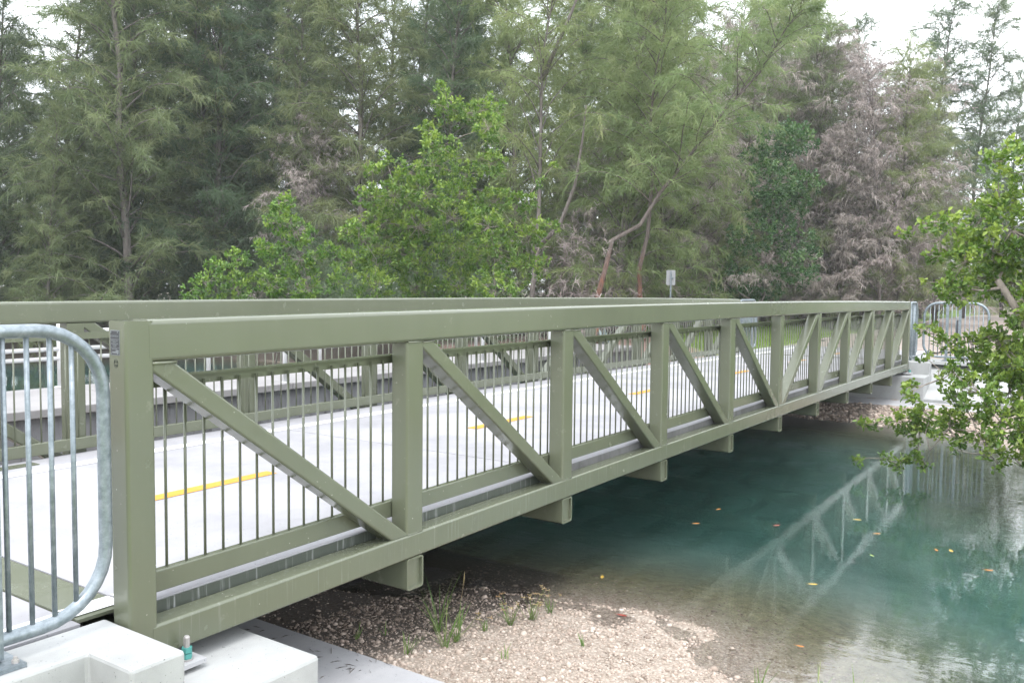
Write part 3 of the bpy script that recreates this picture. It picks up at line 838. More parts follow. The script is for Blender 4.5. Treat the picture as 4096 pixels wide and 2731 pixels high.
BUSH_RIGHT = [(9.63, -1.84, 2.7, 0.12), (10.23, -1.59, 2.61, 0.12), (9.67, -2.11, 2.72, 0.19), (10.38, -1.87, 2.73, 0.15), (10.02, -2.25, 2.5, 0.24), (10.61, -2.09, 2.41, 0.25), (10.73, -2.37, 2.81, 0.27), (10.23, -2.65, 2.9, 0.29), (10.74, -2.54, 3.13, 0.18), (9.93, -2.7, 3.6, 0.17), (9.68, -2.59, 3.44, 0.15), (10.28, -2.6, 3.37, 0.18), (9.65, -2.84, 3.46, 0.15), (9.92, -2.8, 2.61, 0.36), (10.14, -2.56, 2.37, 0.33), (10.39, -2.83, 2.31, 0.37), (9.84, -2.31, 2.23, 0.27), (9.69, -2.07, 1.93, 0.19), (10.57, -1.84, 2.32, 0.11), (10.02, -2.24, 1.91, 0.27), (10.75, -2.46, 2.05, 0.36), (10.71, -2.76, 1.98, 0.36), (10.03, -1.84, 1.36, 0.12), (10.13, -1.94, 1.3, 0.12), (10.22, -2.12, 1.15, 0.17), (10.3, -1.85, 0.95, 0.1), (10.33, -2.37, 1.16, 0.22), (10.31, -2.54, 1.28, 0.19), (10.39, -2.7, 1.17, 0.28), (10.76, -2.84, 1.24, 0.29), (10.29, -2.86, 1.56, 0.18), (10.21, -2.93, 1.77, 0.18), (10.45, -2.37, 0.91, 0.23), (9.89, -2.21, 0.83, 0.16), (9.93, -2.04, 0.71, 0.08), (10.75, -2.6, 0.83, 0.33), (10.28, -2.89, 0.92, 0.31), (10.13, -1.63, 0.61, 0.13), (9.56, -1.81, 0.58, 0.12), (11.02, -1.65, 0.3, 0.1), (10.24, -2.23, 0.49, 0.19), (9.67, -2.55, 0.6, 0.3), (10.35, -2.81, 0.56, 0.39), (10.85, -0.98, -0.06, 0.12), (10.87, -1.09, -0.08, 0.1), (10.94, -1.4, -0.01, 0.22), (10.97, -1.59, 0.0, 0.22), (11.01, -1.81, 0.06, 0.26), (10.97, -1.69, -0.12, 0.18), (10.32, -2.15, 0.04, 0.28), (10.4, -2.4, 0.19, 0.28), (9.65, -2.8, 0.26, 0.34), (9.71, -3.0, 0.24, 0.27), (10.74, -0.9, -0.61, 0.04), (10.83, -1.26, -0.55, 0.09), (10.85, -1.45, -0.61, 0.14), (10.9, -1.58, -0.46, 0.14), (10.94, -1.68, -0.33, 0.14), (10.91, -1.79, -0.59, 0.07), (9.92, -2.27, -0.16, 0.1), (9.89, -2.72, -0.24, 0.16), (9.98, -2.94, -0.21, 0.16), (10.22, -2.59, -0.11, 0.2), (9.99, -3.12, 3.28, 0.43), (10.14, -3.32, 2.68, 0.58), (10.61, -3.46, 2.08, 0.64), (9.78, -3.3, 1.62, 0.49), (10.35, -3.25, 0.98, 0.52), (10.48, -3.4, 0.35, 0.56), (9.95, -3.25, -0.07, 0.29)]
PINES = [(10.6, 28.8, 15.4, 'm'), (13.1, 30.2, 14.3, 'd'), (13.1, 26.5, 9.4, 'm'), (18.3, 33.9, 10.5, 'd'), (16.0, 26.1, 18.7, 'm'), (20.5, 29.9, 19.8, 'm'), (19.2, 25.3, 18.7, 'd'), (22.7, 26.9, 19.8, 'd'), (20.9, 22.5, 14.3, 'm'), (26.3, 26.8, 19.8, 'd'), (21.3, 19.3, 17.0, 'm'), (26.1, 21.4, 17.0, 'm'), (24.0, 17.7, 17.0, 'd'), (29.7, 20.3, 16.0, 'm'), (24.2, 14.1, 16.0, 'l'), (28.8, 14.4, 17.0, 'l'), (25.2, 10.5, 16.0, 'l'), (28.6, 10.3, 17.0, 'l'), (32.9, 10.5, 16.0, 'l'), (32.8, 34.6, 20.9, 'd'), (29.0, 37.7, 20.9, 'd'), (25.8, 39.9, 19.8, 'd'), (20.0, 42.0, 14.3, 'd'), (39.3, 15.9, 18.0, 'm'), (36.3, 12.6, 9.3, 'x'), (37.3, 11.0, 10.7, 'x'), (41.5, 10.6, 12.8, 'x'), (39.6, 8.0, 13.8, 'x'), (41.2, 6.6, 13.8, 'x'), (39.1, 4.5, 11.8, 'x'), (38.4, 6.4, 9.0, 'x'), (35.9, 13.7, 6.0, 'x'), (37.8, 8.7, 7.0, 'x'), (44.3, 4.6, 10.7, 'x'), (43.3, 11.2, 17.0, 'm'), (48.0, 9.4, 18.0, 'm'), (52.5, 7.7, 18.0, 'd'), (56.9, 5.7, 20.0, 'd'), (59.2, 3.5, 20.0, 'd'), (41.0, 4.0, 13.0, 'l'), (45.2, 3.1, 13.0, 'm'), (63.4, 1.7, 16.0, 'd'), (57.6, -1.3, 15.0, 'd'), (49.2, 15.5, 19.0, 'l'), (77.3, 3.9, 16.0, 'm'), (82.5, 0.7, 15.0, 'm'), (15.2, 29.5, 15.0, 'm'), (18.0, 29.0, 17.5, 'd'), (20.0, 26.5, 17.5, 'm'), (27.7, 24.1, 17.5, 'l'), (27.0, 17.2, 15.5, 'm'), (32.4, 18.0, 18.0, 'l'), (31.0, 14.4, 16.0, 'm'), (35.4, 14.6, 18.0, 'l'), (38.1, 13.7, 18.0, 'm'), (31.3, 24.7, 19.0, 'd'), (37.2, 10.3, 15.0, 'l'), (39.3, 7.0, 15.0, 'm'), (35.9, 25.3, 20.0, 'm'), (22.4, 31.5, 19.0, 'd'), (18.3, 31.7, 17.0, 'd'), (24.1, 27.6, 19.0, 'd'), (22.1, 42.2, 12.8, 'd'), (22.6, 39.6, 14.5, 'm'), (20.6, 45.1, 15, 'd'), (18.0, 44.1, 16, 'd'), (27.0, 11.4, 8, 'x'), (30.8, 10.3, 11, 'x'), (35.1, 10.5, 14, 'x'), (42.6, 6.0, 14, 'x'), (46.9, 4.8, 13, 'x'), (26.8, 13.8, 7, 'x'), (19.9, 20.6, 8.5, 'x'), (54.8, 14.5, 21, 'l'), (53.4, 12.4, 19, 'm'), (36.0, -8.8, 13, 'm'), (43.0, -10.5, 16, 'd'), (30.0, -9.0, 11, 'm'), (51.0, -13.5, 18, 'd'), (23.0, -10.5, 10, 'm'), (60.0, -17.5, 20, 'd'), (33.0, -8.4, 11, 'd'), (40.0, -9.6, 15, 'm'), (47.5, -12.0, 17, 'm'), (26.5, -9.0, 10, 'd')]  # pines beyond the right edge are unseen, added to block mirrored sky
PINE_LABELS = ['medium mid green feathery pine at the left edge of the photo, nearest row', 'medium dark blue-green feathery pine at the left edge of the photo, nearest row', 'short mid green feathery pine at the left edge of the photo, nearest row', 'short dark blue-green feathery pine behind the near end post, second row', 'tall mid green feathery pine behind the near end post, nearest row', 'tall mid green feathery pine left of the lower bright bush, second row', 'tall dark blue-green feathery pine left of the lower bright bush, nearest row', 'tall dark blue-green feathery pine behind the lower bright bush, second row, left one', 'medium mid green feathery pine behind the lower bright bush, nearest row', 'tall dark blue-green feathery pine behind the lower bright bush, second row, right one', 'tall mid green feathery pine behind the tall bright bush, nearest row', 'tall mid green feathery pine behind the tall bright bush, second row', 'tall dark blue-green feathery pine behind the tall bright bush, nearest row', 'medium mid green feathery pine right of the tall bright bush, second row', 'medium yellow-green feathery pine right of the tall bright bush, nearest row', 'tall yellow-green feathery pine behind the orange-barked trunks, second row', 'medium yellow-green feathery pine behind the orange-barked trunks, nearest row', 'tall yellow-green feathery pine above the grey sign, nearest row', 'medium yellow-green feathery pine above the grey sign, second row', 'tall dark blue-green feathery pine behind the lower bright bush, third row', 'tall dark blue-green feathery pine left of the lower bright bush, third row, left one', 'tall dark blue-green feathery pine left of the lower bright bush, third row, right one', 'medium dark blue-green feathery pine at the left edge of the photo, third row', 'tall mid green feathery pine above the grey sign, third row', 'short dead grey-brown shaggy pine above the grey sign, nearest row, left one', 'short dead grey-brown shaggy pine around the dark glossy-leaved tree, nearest row, left one', 'medium dead grey-brown shaggy pine around the dark glossy-leaved tree, second row', 'medium dead grey-brown shaggy pine around the dark glossy-leaved tree, nearest row', 'medium dead grey-brown shaggy pine above the far end of the bridge, second row', 'short dead grey-brown shaggy pine above the far end of the bridge, nearest row, left one', 'short dead grey-brown shaggy pine above the far end of the bridge, nearest row, right one', 'short dead grey-brown shaggy pine above the grey sign, nearest row, right one', 'short dead grey-brown shaggy pine around the dark glossy-leaved tree, nearest row, right one', 'short dead grey-brown shaggy pine above the far end of the bridge, second row', 'tall mid green feathery pine around the dark glossy-leaved tree, third row', 'tall mid green feathery pine around the dark glossy-leaved tree, farthest row', 'tall dark blue-green feathery pine above the far end of the bridge, farthest row, left one', 'tall dark blue-green feathery pine above the far end of the bridge, farthest row, right one', 'tall dark blue-green feathery pine behind the overhanging bush on the right, farthest row', 'medium yellow-green feathery pine above the far end of the bridge, third row', 'medium mid green feathery pine behind the overhanging bush on the right, third row', 'medium dark blue-green feathery pine behind the overhanging bush on the right, farthest row, left one', 'medium dark blue-green feathery pine behind the overhanging bush on the right, farthest row, right one', 'tall yellow-green feathery pine around the dark glossy-leaved tree, farthest row', 'medium mid green feathery pine behind the overhanging bush on the right, farthest row, left one', 'medium mid green feathery pine behind the overhanging bush on the right, farthest row, right one', 'filler green pine between the taller dark ones behind the near end post', 'slim dark pine filling the gap left of the lower bright bush', 'bushy green pine filling the gap behind the lower bright bush', 'slender yellow-green pine standing between two darker ones behind the tall bright bush', 'green pine just right of the tall bright bush top', 'tall yellow-green pine behind the grey-trunked one with the forked limb', 'green pine filling the space between grey and orange-barked trunks', 'tall yellow-green pine directly behind the orange-barked trunks', 'tall green pine rising behind the grey sign', 'tall dark pine peeking over the tall bright bush', 'wispy yellow-green pine rising among the dead ones', 'wispy green pine behind the tallest dead one', 'farthest tall green pine right of the bright bush top', 'very dark tall pine left of the lower bright bush top', 'dark pine with drooping sprays behind the near end post top', 'very dark tall pine behind the lower bright bush top', 'low dark pine under the bright sky gap at upper left', 'green pine right of the sky gap at upper left', 'dark pine left of the sky gap at upper left', 'dark pine beyond the left edge trees, partly cut by the frame', 'low dead brown pine between the two orange-barked trunks', 'dead grey-brown pine just right of the grey sign', 'tall dead pine left of the dark glossy-leaved tree', 'dead pine with wide bare limbs above the last bridge panels', 'dead pine farthest to the right above the bridge end', 'low dead brown pine behind the grey-trunked forked pine', 'small dead brown pine between the two bright bushes', 'very tall thin yellow-green pine topping the dead ones', 'thin green pine topping the dead ones', 'unseen green pine added on the right bank beside the path, just outside the right edge', 'unseen dark pine added beside the curving path beyond the right edge', 'unseen shorter green pine added on the right bank between bush and path', 'unseen tall dark pine added where the path bends right', 'unseen lowest green pine added on the right bank behind the overhanging bush', 'unseen tallest dark pine added farthest along the right side of the path', 'unseen dark pine added between two green ones on the right bank beyond the edge', 'unseen green pine added second along the right side of the curving path', 'unseen tall green pine added third along the right side of the curving path', 'unseen low dark pine added behind the overhanging bush beside the lowest green one']
# ------------------------------------------------------------------ vegetation
def needles(tw, n_per, length, width, droop, rg, spread=0.5):
    """tw: rows of (base xyz, direction xyz, twig length). Each needle is a thin bent blade of three triangles."""
    tw = np.asarray(tw, float); N = len(tw) * n_per
    base = np.repeat(tw[:, :3], n_per, 0); d = np.repeat(tw[:, 3:6], n_per, 0); tl = np.repeat(tw[:, 6], n_per)
    tone_t = np.repeat(rg.normal(0.5, 0.17, len(tw)), n_per)
    s = rg.random(N)
    p0 = base + d * (tl * s)[:, None]
    p0[:, 2] -= 0.25 * tl * s * s * droop
    dirn = d * 0.75 + rg.normal(0, spread, (N, 3)); dirn[:, 2] -= 0.25 * droop
    dirn /= np.linalg.norm(dirn, axis=1)[:, None]
    ln = length * rg.uniform(0.6, 1.25, N)
    p1 = p0 + dirn * (ln * 0.5)[:, None]
    d2 = dirn.copy(); d2[:, 2] -= droop; d2 /= np.linalg.norm(d2, axis=1)[:, None]
    p2 = p1 + d2 * (ln * 0.55)[:, None]
    side = np.cross(dirn, rg.normal(0, 1, (N, 3))); side /= np.linalg.norm(side, axis=1)[:, None] + 1e-9
    w = (width * rg.uniform(0.7, 1.3, N))[:, None] * 0.5
    V = np.stack([p0 - side * w, p0 + side * w, p1 - side * w * .8, p1 + side * w * .8, p2], 1).reshape(-1, 3)
    i = np.arange(N)[:, None] * 5
    F = np.concatenate([i + [0, 1, 3], i + [0, 3, 2], i + [2, 3, 4]], 1).reshape(-1, 3)
    tone = np.clip(np.repeat(tone_t + rg.normal(0, .12, N), 3), 0, 1)
    return V, F, tone

def pine_data(seed, H, kind, limbs=46, per=22, spread=1.0, low=0.08, path=None):
    rg = np.random.default_rng(seed); rr = random.Random(seed)
    wood = MB(); twigs = []
    if path is None:
        lx, ly = rr.uniform(-.10, .10) * H, rr.uniform(-.10, .10) * H
        path = [(lx * (k / 9) ** 1.5 + rr.uniform(-.06, .06), ly * (k / 9) ** 1.5 + rr.uniform(-.06, .06), H * k / 9) for k in range(10)]
        path[0] = (0, 0, -0.4)
    P = np.array(path, float); K = len(P) - 1
    r0 = 0.0115 * H * (0.78 if path is not None else 1)
    wood.tube([tuple(p) for p in P], [r0 * (1 - 0.93 * k / K) for k in range(K + 1)], 7)
    def at(tt):
        k = min(int(tt * K), K - 1); f = tt * K - k
        return P[k] * (1 - f) + P[k + 1] * f
    for j in range(limbs):
        tt = low + (0.97 - low) * (j + rr.random()) / limbs
        a = j * 2.399 + rr.uniform(-.5, .5)
        Lm = H * 0.235 * spread * (1 - tt) ** (0.62 if kind != 'x' else .45) * (rr.uniform(0.65, 1.2) if kind != 'x' else rr.uniform(.3, 1.15)) + 0.5
        el = R(rr.uniform(25, 62) + 10 * tt)
        d = np.array([math.cos(a) * math.cos(el), math.sin(a) * math.cos(el), math.sin(el)])
        p = at(tt).copy(); pts = [p.copy()]; ns = 6
        for s in range(ns):
            d = d + np.array([rr.uniform(-.14, .14), rr.uniform(-.14, .14), rr.uniform(-.12, .06)]) - np.array([0, 0, 0.055 * s])
            d /= np.linalg.norm(d)
            p = p + d * Lm / ns; pts.append(p.copy())
        wood.tube([tuple(q) for q in pts], [r0 * .26 * (1 - tt * .6) * (1 - .85 * k / ns) + .006 for k in range(ns + 1)], 4)
        nt_ = max(6, int(Lm / 0.20))
        for q in range(nt_):
            u = 0.12 + 0.88 * (q + rr.random()) / nt_
            k = min(int(u * ns), ns - 1); f = u * ns - k
            c = pts[k] * (1 - f) + pts[k + 1] * f
            ax = pts[min(k + 1, ns)] - pts[k]; ax /= np.linalg.norm(ax)
            td = ax * .55 + np.array([rr.gauss(0, .6), rr.gauss(0, .6), rr.gauss(0.1, .35)])
            td /= np.linalg.norm(td)
            tl = rr.uniform(.4, 1.05) * (0.7 + 0.6 * (1 - u))
            twigs.append([*c, *td, tl])
    for k in range(10):
        c = at(1 - .03 * k); td = np.array([rr.gauss(0, .5), rr.gauss(0, .5), .9]); td /= np.linalg.norm(td)
        twigs.append([*c, *td, .6])
    dead = kind == 'x'
    V, F, tone = needles(twigs, per, 0.32 if dead else 0.42, 0.022 if dead else 0.0165, 1.5 if dead else 0.85, rg, 0.5)
    return wood, fast_mesh('crown', V, F, False, tone)

KM = {'d': 'needle_dark', 'm': 'needle_mid', 'l': 'needle_light', 'x': 'needle_dead'}
KL = {'d': 'dark blue-green feathery pine', 'm': 'mid green feathery pine', 'l': 'yellow-green feathery pine', 'x': 'dead grey-brown shaggy pine'}
variants = []
for v in range(4):
    wood, crown = pine_data(100 + v, 15, 'm', 84, 34, 0.80 + .14 * (v % 2), 0.04)
    variants.append((wood.mesh('trunk', True), crown))
deadv = []
for v in range(2):
    wood, crown = pine_data(200 + v, 12, 'x', 76, 16, 1.6, 0.03)
    deadv.append((wood.mesh('trunk', True), crown))
mesh_cache = {}
def pine(x, y, H, kind, i, label, scale_xy=1.0):
    src = deadv if kind == 'x' else variants
    wm, cm = src[i % len(src)]; H0 = 12 if kind == 'x' else 15
    key = (kind, i % len(src))
    if key not in mesh_cache:
        c2 = cm.copy(); c2.materials.clear(); c2.materials.append(M[KM[kind]])
        w2 = wm.copy(); w2.materials.clear(); w2.materials.append(M['bark_dead' if kind == 'x' else 'bark'])
        mesh_cache[key] = (w2, c2)
    w2, c2 = mesh_cache[key]
    z = float(ground_z(np.array([x]), np.array([y]))[0])
    root = thing('pine_tree', (x, y, z - .05), label, 'tree', {'d': 'dark green pines behind the canal', 'm': 'green pines behind the canal', 'l': 'yellow-green pines behind the canal', 'x': 'dead grey-brown pines behind the far bank'}[kind])
    root.rotation_euler = (0, 0, i * 1.7)
    s = H / H0
    root.scale = (s * scale_xy, s * scale_xy, s)
    link('trunk', w2, None, root)
    c = link('crown', c2, None, root); c['kind'] = 'stuff'
    return root
for i, (x, y, H, k) in enumerate(PINES):
    d = math.hypot(x - CAM[0], y - CAM[1])
    row = 'of the front row' if d < 37 else ('of the middle row' if d < 50 else 'far behind the others')
    pine(x, y, H, k, i, PINE_LABELS[i], (1.0, 1.12, .92)[i % 3] if k != 'x' else 1.0)

# two old pines with bent trunks near the far bank
def special(name_label, path, kind, mat, limbs, extra, seed, per=26, low=0.3, r0=None):
    b0 = path[0]; rel = [(a - b0[0], b_ - b0[1], c - b0[2]) for a, b_, c in path]
    H = rel[-1][2]
    wood, crown = pine_data(seed, H, kind, limbs, per, 1.25, low, rel)
    for e in extra:
        er = [(a - b0[0], b_ - b0[1], c - b0[2]) for a, b_, c in e]
        wood.tube(er, [0.085 * (1 - .75 * k / (len(er) - 1)) for k in range(len(er))], 7)
    z = float(ground_z(np.array([b0[0]]), np.array([b0[1]]))[0])
    root = thing('pine_tree', b0, name_label, 'tree')
    base = MB(); base.tube([(0, 0, z - b0[2] - .2), (0, 0, 0.05)], [0.0125 * H, 0.0092 * H], 9)
    wood.v += []; n = len(wood.v); wood.v += base.v; wood.f += [tuple(i + n for i in f) for f in base.f]
    link('trunk', wood.mesh('trunk', True), M[mat], root)
    crown.materials.append(M[KM[kind]])
    c = link('crown', crown, None, root); c['kind'] = 'stuff'
special('old pine leaning far to the right with a thick bent limb above the far bank',
        [(21.31, 9.25, 0.76), (21.34, 9.24, 1.62), (21.45, 9.01, 2.64), (21.68, 8.93, 3.42), (22.3, 8.29, 3.91), (22.57, 7.75, 4.92), (23.15, 7.03, 6.1), (23.59, 6.1, 7.46), (24.18, 5.23, 8.61), (24.28, 4.52, 9.81), (24.52, 3.94, 10.67), (24.58, 3.47, 11.48)],
        'l', 'bark_orange', 44, [], 311, 30, 0.40)
special('pine with peeling orange bark and upright trunk beside the leaning one',
        [(23.77, 8.85, 0.88), (23.74, 8.94, 1.63), (23.71, 8.99, 2.54), (23.78, 8.73, 3.7), (23.84, 8.62, 5.67), (23.74, 8.7, 7.28), (23.58, 8.48, 8.84), (23.43, 8.09, 10.32), (23.29, 7.9, 12.19)],
        'l', 'bark_orange', 40, [], 312, 28, 0.42)
special('tall grey-trunked pine right of the bright bush with a forked dark limb',
        [(21.08, 11.58, 0.86), (21.14, 11.53, 1.92), (21.19, 11.39, 3.14), (21.2, 11.34, 5.54), (21.03, 11.22, 7.88), (20.84, 11.02, 9.37), (20.86, 10.73, 10.86), (20.68, 10.47, 12.27)],
        'l', 'bark', 36, [[(21.1, 11.53, 3.05), (21.36, 10.65, 3.93), (21.31, 10.09, 5.16), (21.16, 9.76, 6.51), (21.04, 9.57, 7.54)],
                         [(20.91, 11.15, 8.47), (20.79, 10.49, 9.43), (20.77, 9.95, 10.4), (20.71, 9.49, 11.26)]], 313, 24, 0.36)

# broad-leaved bushes: limbs to every foliage clump, twigs, and leaves in rosettes
def leaves(C_, D_, per, ln, wd, rg):
    """C_ rosette centres, D_ rosette directions"""
    N = len(C_) * per
    c = np.repeat(C_, per, 0); d = np.repeat(D_, per, 0)
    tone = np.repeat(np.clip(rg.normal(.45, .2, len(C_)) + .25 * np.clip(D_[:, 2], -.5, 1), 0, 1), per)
    u = d * .55 + rg.normal(0, .62, (N, 3)); u /= np.linalg.norm(u, axis=1)[:, None]
    st = c + rg.normal(0, ln * .35, (N, 3))
    L_ = ln * rg.uniform(.6, 1.2, N)
    nrm = np.cross(u, rg.normal(0, 1, (N, 3))); nrm[:, 2] = np.abs(nrm[:, 2]) + .35
    side = np.cross(u, nrm); side /= np.linalg.norm(side, axis=1)[:, None] + 1e-9
    up_ = np.cross(side, u)
    w = (wd * rg.uniform(.75, 1.2, N) * .5)[:, None]
    L_ = L_[:, None]
    tip = st + u * L_ - up_ * L_ * .08
    a1 = st + u * L_ * .38 + side * w + up_ * w * .35; a2 = st + u * L_ * .38 - side * w + up_ * w * .35
    b1 = st + u * L_ * .74 + side * w * .8 + up_ * w * .25; b2 = st + u * L_ * .74 - side * w * .8 + up_ * w * .25
    V = np.stack([st, a1, b1, tip, b2, a2], 1).reshape(-1, 3)
    i = np.arange(N)[:, None] * 6
    F = np.concatenate([i + [0, 1, 2], i + [0, 2, 3], i + [0, 3, 4], i + [0, 4, 5]], 1).reshape(-1, 3)
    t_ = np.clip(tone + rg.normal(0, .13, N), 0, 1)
    return V, F, np.repeat(t_, 4)

def bush(label, base, blobs, mat, seed, density, per, ln, wd, trunk_r=.07, fan=3, group=None, trunk_path=None, twig_mat='twig', spread_=1.0):
    rg = np.random.default_rng(seed); rr = random.Random(seed)
    root = thing('buttonwood_bush', base, label, 'bush', group)
    wood = MB(); bx = np.array(base)
    Cs, Ds = [], []
    ctr = np.mean(np.array([b_[:3] for b_ in blobs]), 0)
    bl = sorted(blobs, key=lambda q: np.linalg.norm(np.array(q[:3]) - bx))
    nodes = []
    tp = trunk_path or [tuple(bx), tuple(bx * .5 + np.array([ctr[0], ctr[1], (bx[2] + ctr[2]) / 2]) * .5)]
    for a, b_ in zip(tp[:-1], tp[1:]):
        a, b_ = np.array(a), np.array(b_)
        for k in range(5): nodes.append((a + (b_ - a) * k / 4, trunk_r * .6))
    wood.tube([tuple(np.array(q) - bx) for q in tp], [trunk_r * (1 - .35 * k / (len(tp) - 1)) for k in range(len(tp))], 8)
    for q in bl:
        c = np.array(q[:3]); r = q[3]
        j = min(range(len(nodes)), key=lambda k: np.linalg.norm(nodes[k][0] - c) + .6 * max(0, nodes[k][0][2] - c[2] + .1))
        s, nr = nodes[j]; mid = (s + c) / 2 + rg.normal(0, .06, 3) * np.linalg.norm(c - s)
        rad = max(.008, nr * .62)
        wood.tube([tuple(s - bx), tuple(mid - bx), tuple(c - bx)], [rad, rad * .8, rad * .5], 5)
        nodes.append((mid, rad * .8)); nodes.append((c, rad * .55))
        n = max(3, int(density * r * r * 4 * math.pi * .55))
        d = rg.normal(0, 1, (n, 3)); d /= np.linalg.norm(d, axis=1)[:, None]
        rad_ = r * rg.uniform(.25, 1.05, n) ** .6 * spread_
        pts = c + d * rad_[:, None] * np.array([1, 1, .85])
        D2 = d * .7 + np.array([0, 0, .55]) + rg.normal(0, .25, (n, 3)); D2 /= np.linalg.norm(D2, axis=1)[:, None]
        Cs.append(pts); Ds.append(D2)
        for k in range(0, n, 3):
            m_ = (c + pts[k]) / 2 + rg.normal(0, .03, 3)
            wood.tube([tuple(c - bx), tuple(m_ - bx), tuple(pts[k] - bx)], [.0075, .006, .003], 3)
    Cs = np.concatenate(Cs); Ds = np.concatenate(Ds)
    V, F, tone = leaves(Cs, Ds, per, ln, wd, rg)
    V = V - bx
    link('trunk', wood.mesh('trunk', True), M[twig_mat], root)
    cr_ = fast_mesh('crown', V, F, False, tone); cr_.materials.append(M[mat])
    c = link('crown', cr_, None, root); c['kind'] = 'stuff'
    return root
bush('tall bright green broad-leaved bush standing behind the middle of the bridge', (14.2, 10.3, -0.7), [(a, b_, c, r * .86) for a, b_, c, r in BUSH_MID], 'leaf_bright', 41, 25, 15, .100, .046, .09)
bush('lower bright green broad-leaved bush left of the tall one', (12.3, 13.4, -1.0), [(a, b_, c, r * .78) for a, b_, c, r in BUSH_LEFT], 'leaf_bright', 42, 28, 15, .097, .043, .06)
bush('dark glossy-leaved tree among the dead grey-brown pines', (31.7, 7.8, 0.2), BUSH_DARK, 'leaf_dark', 43, 15, 15, .13, .06, .14, twig_mat='bark')
bush('bright green bush overhanging the water at the right of the photo', (10.6, -4.9, -0.75), BUSH_RIGHT, 'leaf_bright', 44, 46, 12, .072, .042, .06,
     trunk_path=[(10.6, -4.9, -.75), (10.3, -3.9, 0.1), (10.22, -3.39, .84), (10.24, -2.99, 1.41), (10.13, -2.77, 1.82), (10.11, -2.65, 2.01)])

# dark thicket at the foot of the pines, one mass nobody could count
def thicket(name, segs, zt, n, mat, seed, length=.34, width=.02, droop=.8):
    rg = np.random.default_rng(seed); tw = []
    for (ax, ay, bx_, by_, wdt) in segs:
        k = int(n * math.hypot(bx_ - ax, by_ - ay))
        s = rg.random(k); x = ax + (bx_ - ax) * s + rg.normal(0, wdt, k); y = ay + (by_ - ay) * s + rg.normal(0, wdt, k)
        top = zt * (0.45 + 1.1 * vnoise(x, y, .35, seed))
        z = 0.1 + top * rg.random(k) ** .9
        d = rg.normal(0, .6, (k, 3)); d[:, 2] = np.abs(d[:, 2]) + .15; d /= np.linalg.norm(d, axis=1)[:, None]
        tw.append(np.concatenate([np.stack([x, y, z], -1), d, rg.uniform(.3, .7, k)[:, None]], 1))
    V, F, tone = needles(np.concatenate(tw), 14, length, width, droop, rg, .55)
    me = fast_mesh(name, V, F, False, tone); me.materials.append(M[mat])
    return tag(link(name, me), kind='stuff')
thicket('undergrowth', [(8, 34, 14.2, 28.5, .8), (14.2, 28.5, 18.6, 25.6, .7), (18.6, 25.6, 20, 20.8, .7), (20, 20.8, 18, 17, .6), (18, 17, 15.5, 13, .5), (17, 17, 20, 12.0, .9), (19, 22, 25, 13.5, 1.2), (13, 32, 21, 26, 1.0)], 3.9, 74, 'needle_dark', 61)
thicket('dead_undergrowth', [(21.5, 10.5, 27, 12.5, 1.0), (27, 12.5, 35, 15.5, 1.1), (35, 12, 46, 9.5, 1.4), (46, 9.5, 58, 8.5, 1.6)], 3.3, 66, 'needle_dead', 62)
thicket('green_undergrowth', [(40, 8.0, 60, 8.5, .6), (60, 9, 95, 6, 2.5), (60, -4, 100, -14, 3), (66, -4, 100, 4, 3)], 3.2, 30, 'needle_light', 63, .5, .04, .4)

# lawn blades and leaf litter on the far bank
def blades(name, rects, dens, h, w, mat, seed, zoff=0.0, cond=None):
    rg = np.random.default_rng(seed); xs, ys = [], []
    for (x0, x1, y0, y1) in rects:
        k = int(dens * (x1 - x0) * (y1 - y0)); xs.append(rg.uniform(x0, x1, k)); ys.append(rg.uniform(y0, y1, k))
    x, y = np.concatenate(xs), np.concatenate(ys)
    if cond is not None:
        q = cond(x, y); x, y = x[q], y[q]
    z = ground_z(x, y) + zoff; n = len(x)
    hh = h * rg.uniform(.5, 1.3, n); a = rg.uniform(0, 6.283, n); lean = rg.normal(0, .35, (n, 2)) * hh[:, None]
    ww = w * rg.uniform(.7, 1.3, n)
    p0 = np.stack([x - np.cos(a) * ww, y - np.sin(a) * ww, z - .01], -1); p1 = np.stack([x + np.cos(a) * ww, y + np.sin(a) * ww, z - .01], -1)
    p2 = np.stack([x + lean[:, 0], y + lean[:, 1], z + hh], -1)
    V = np.stack([p0, p1, p2], 1).reshape(-1, 3); F = np.arange(3 * n).reshape(-1, 3)
    me = fast_mesh(name, V, F, False, np.clip(rg.normal(.5, .2, n), 0, 1)); me.materials.append(M[mat])
    return tag(link(name, me), kind='stuff')
blades('grass', [(19.5, 34, 4.5, 13), (34, 58, 6.5, 20), (21.9, 30, -6, -1.2)], 200, .11, .013, 'grass', 71, 0.02, lambda x, y: (y < 0) | (y < 4.6 + .72 * (x - 19.5)))
blades('bank_grass', [(11, 21, -7, -2.6)], 500, .16, .008, 'grass', 72, 0.0, lambda x, y: (sdist(x, y) > .15) & ((x < 19.0) | (y < -2.45)))

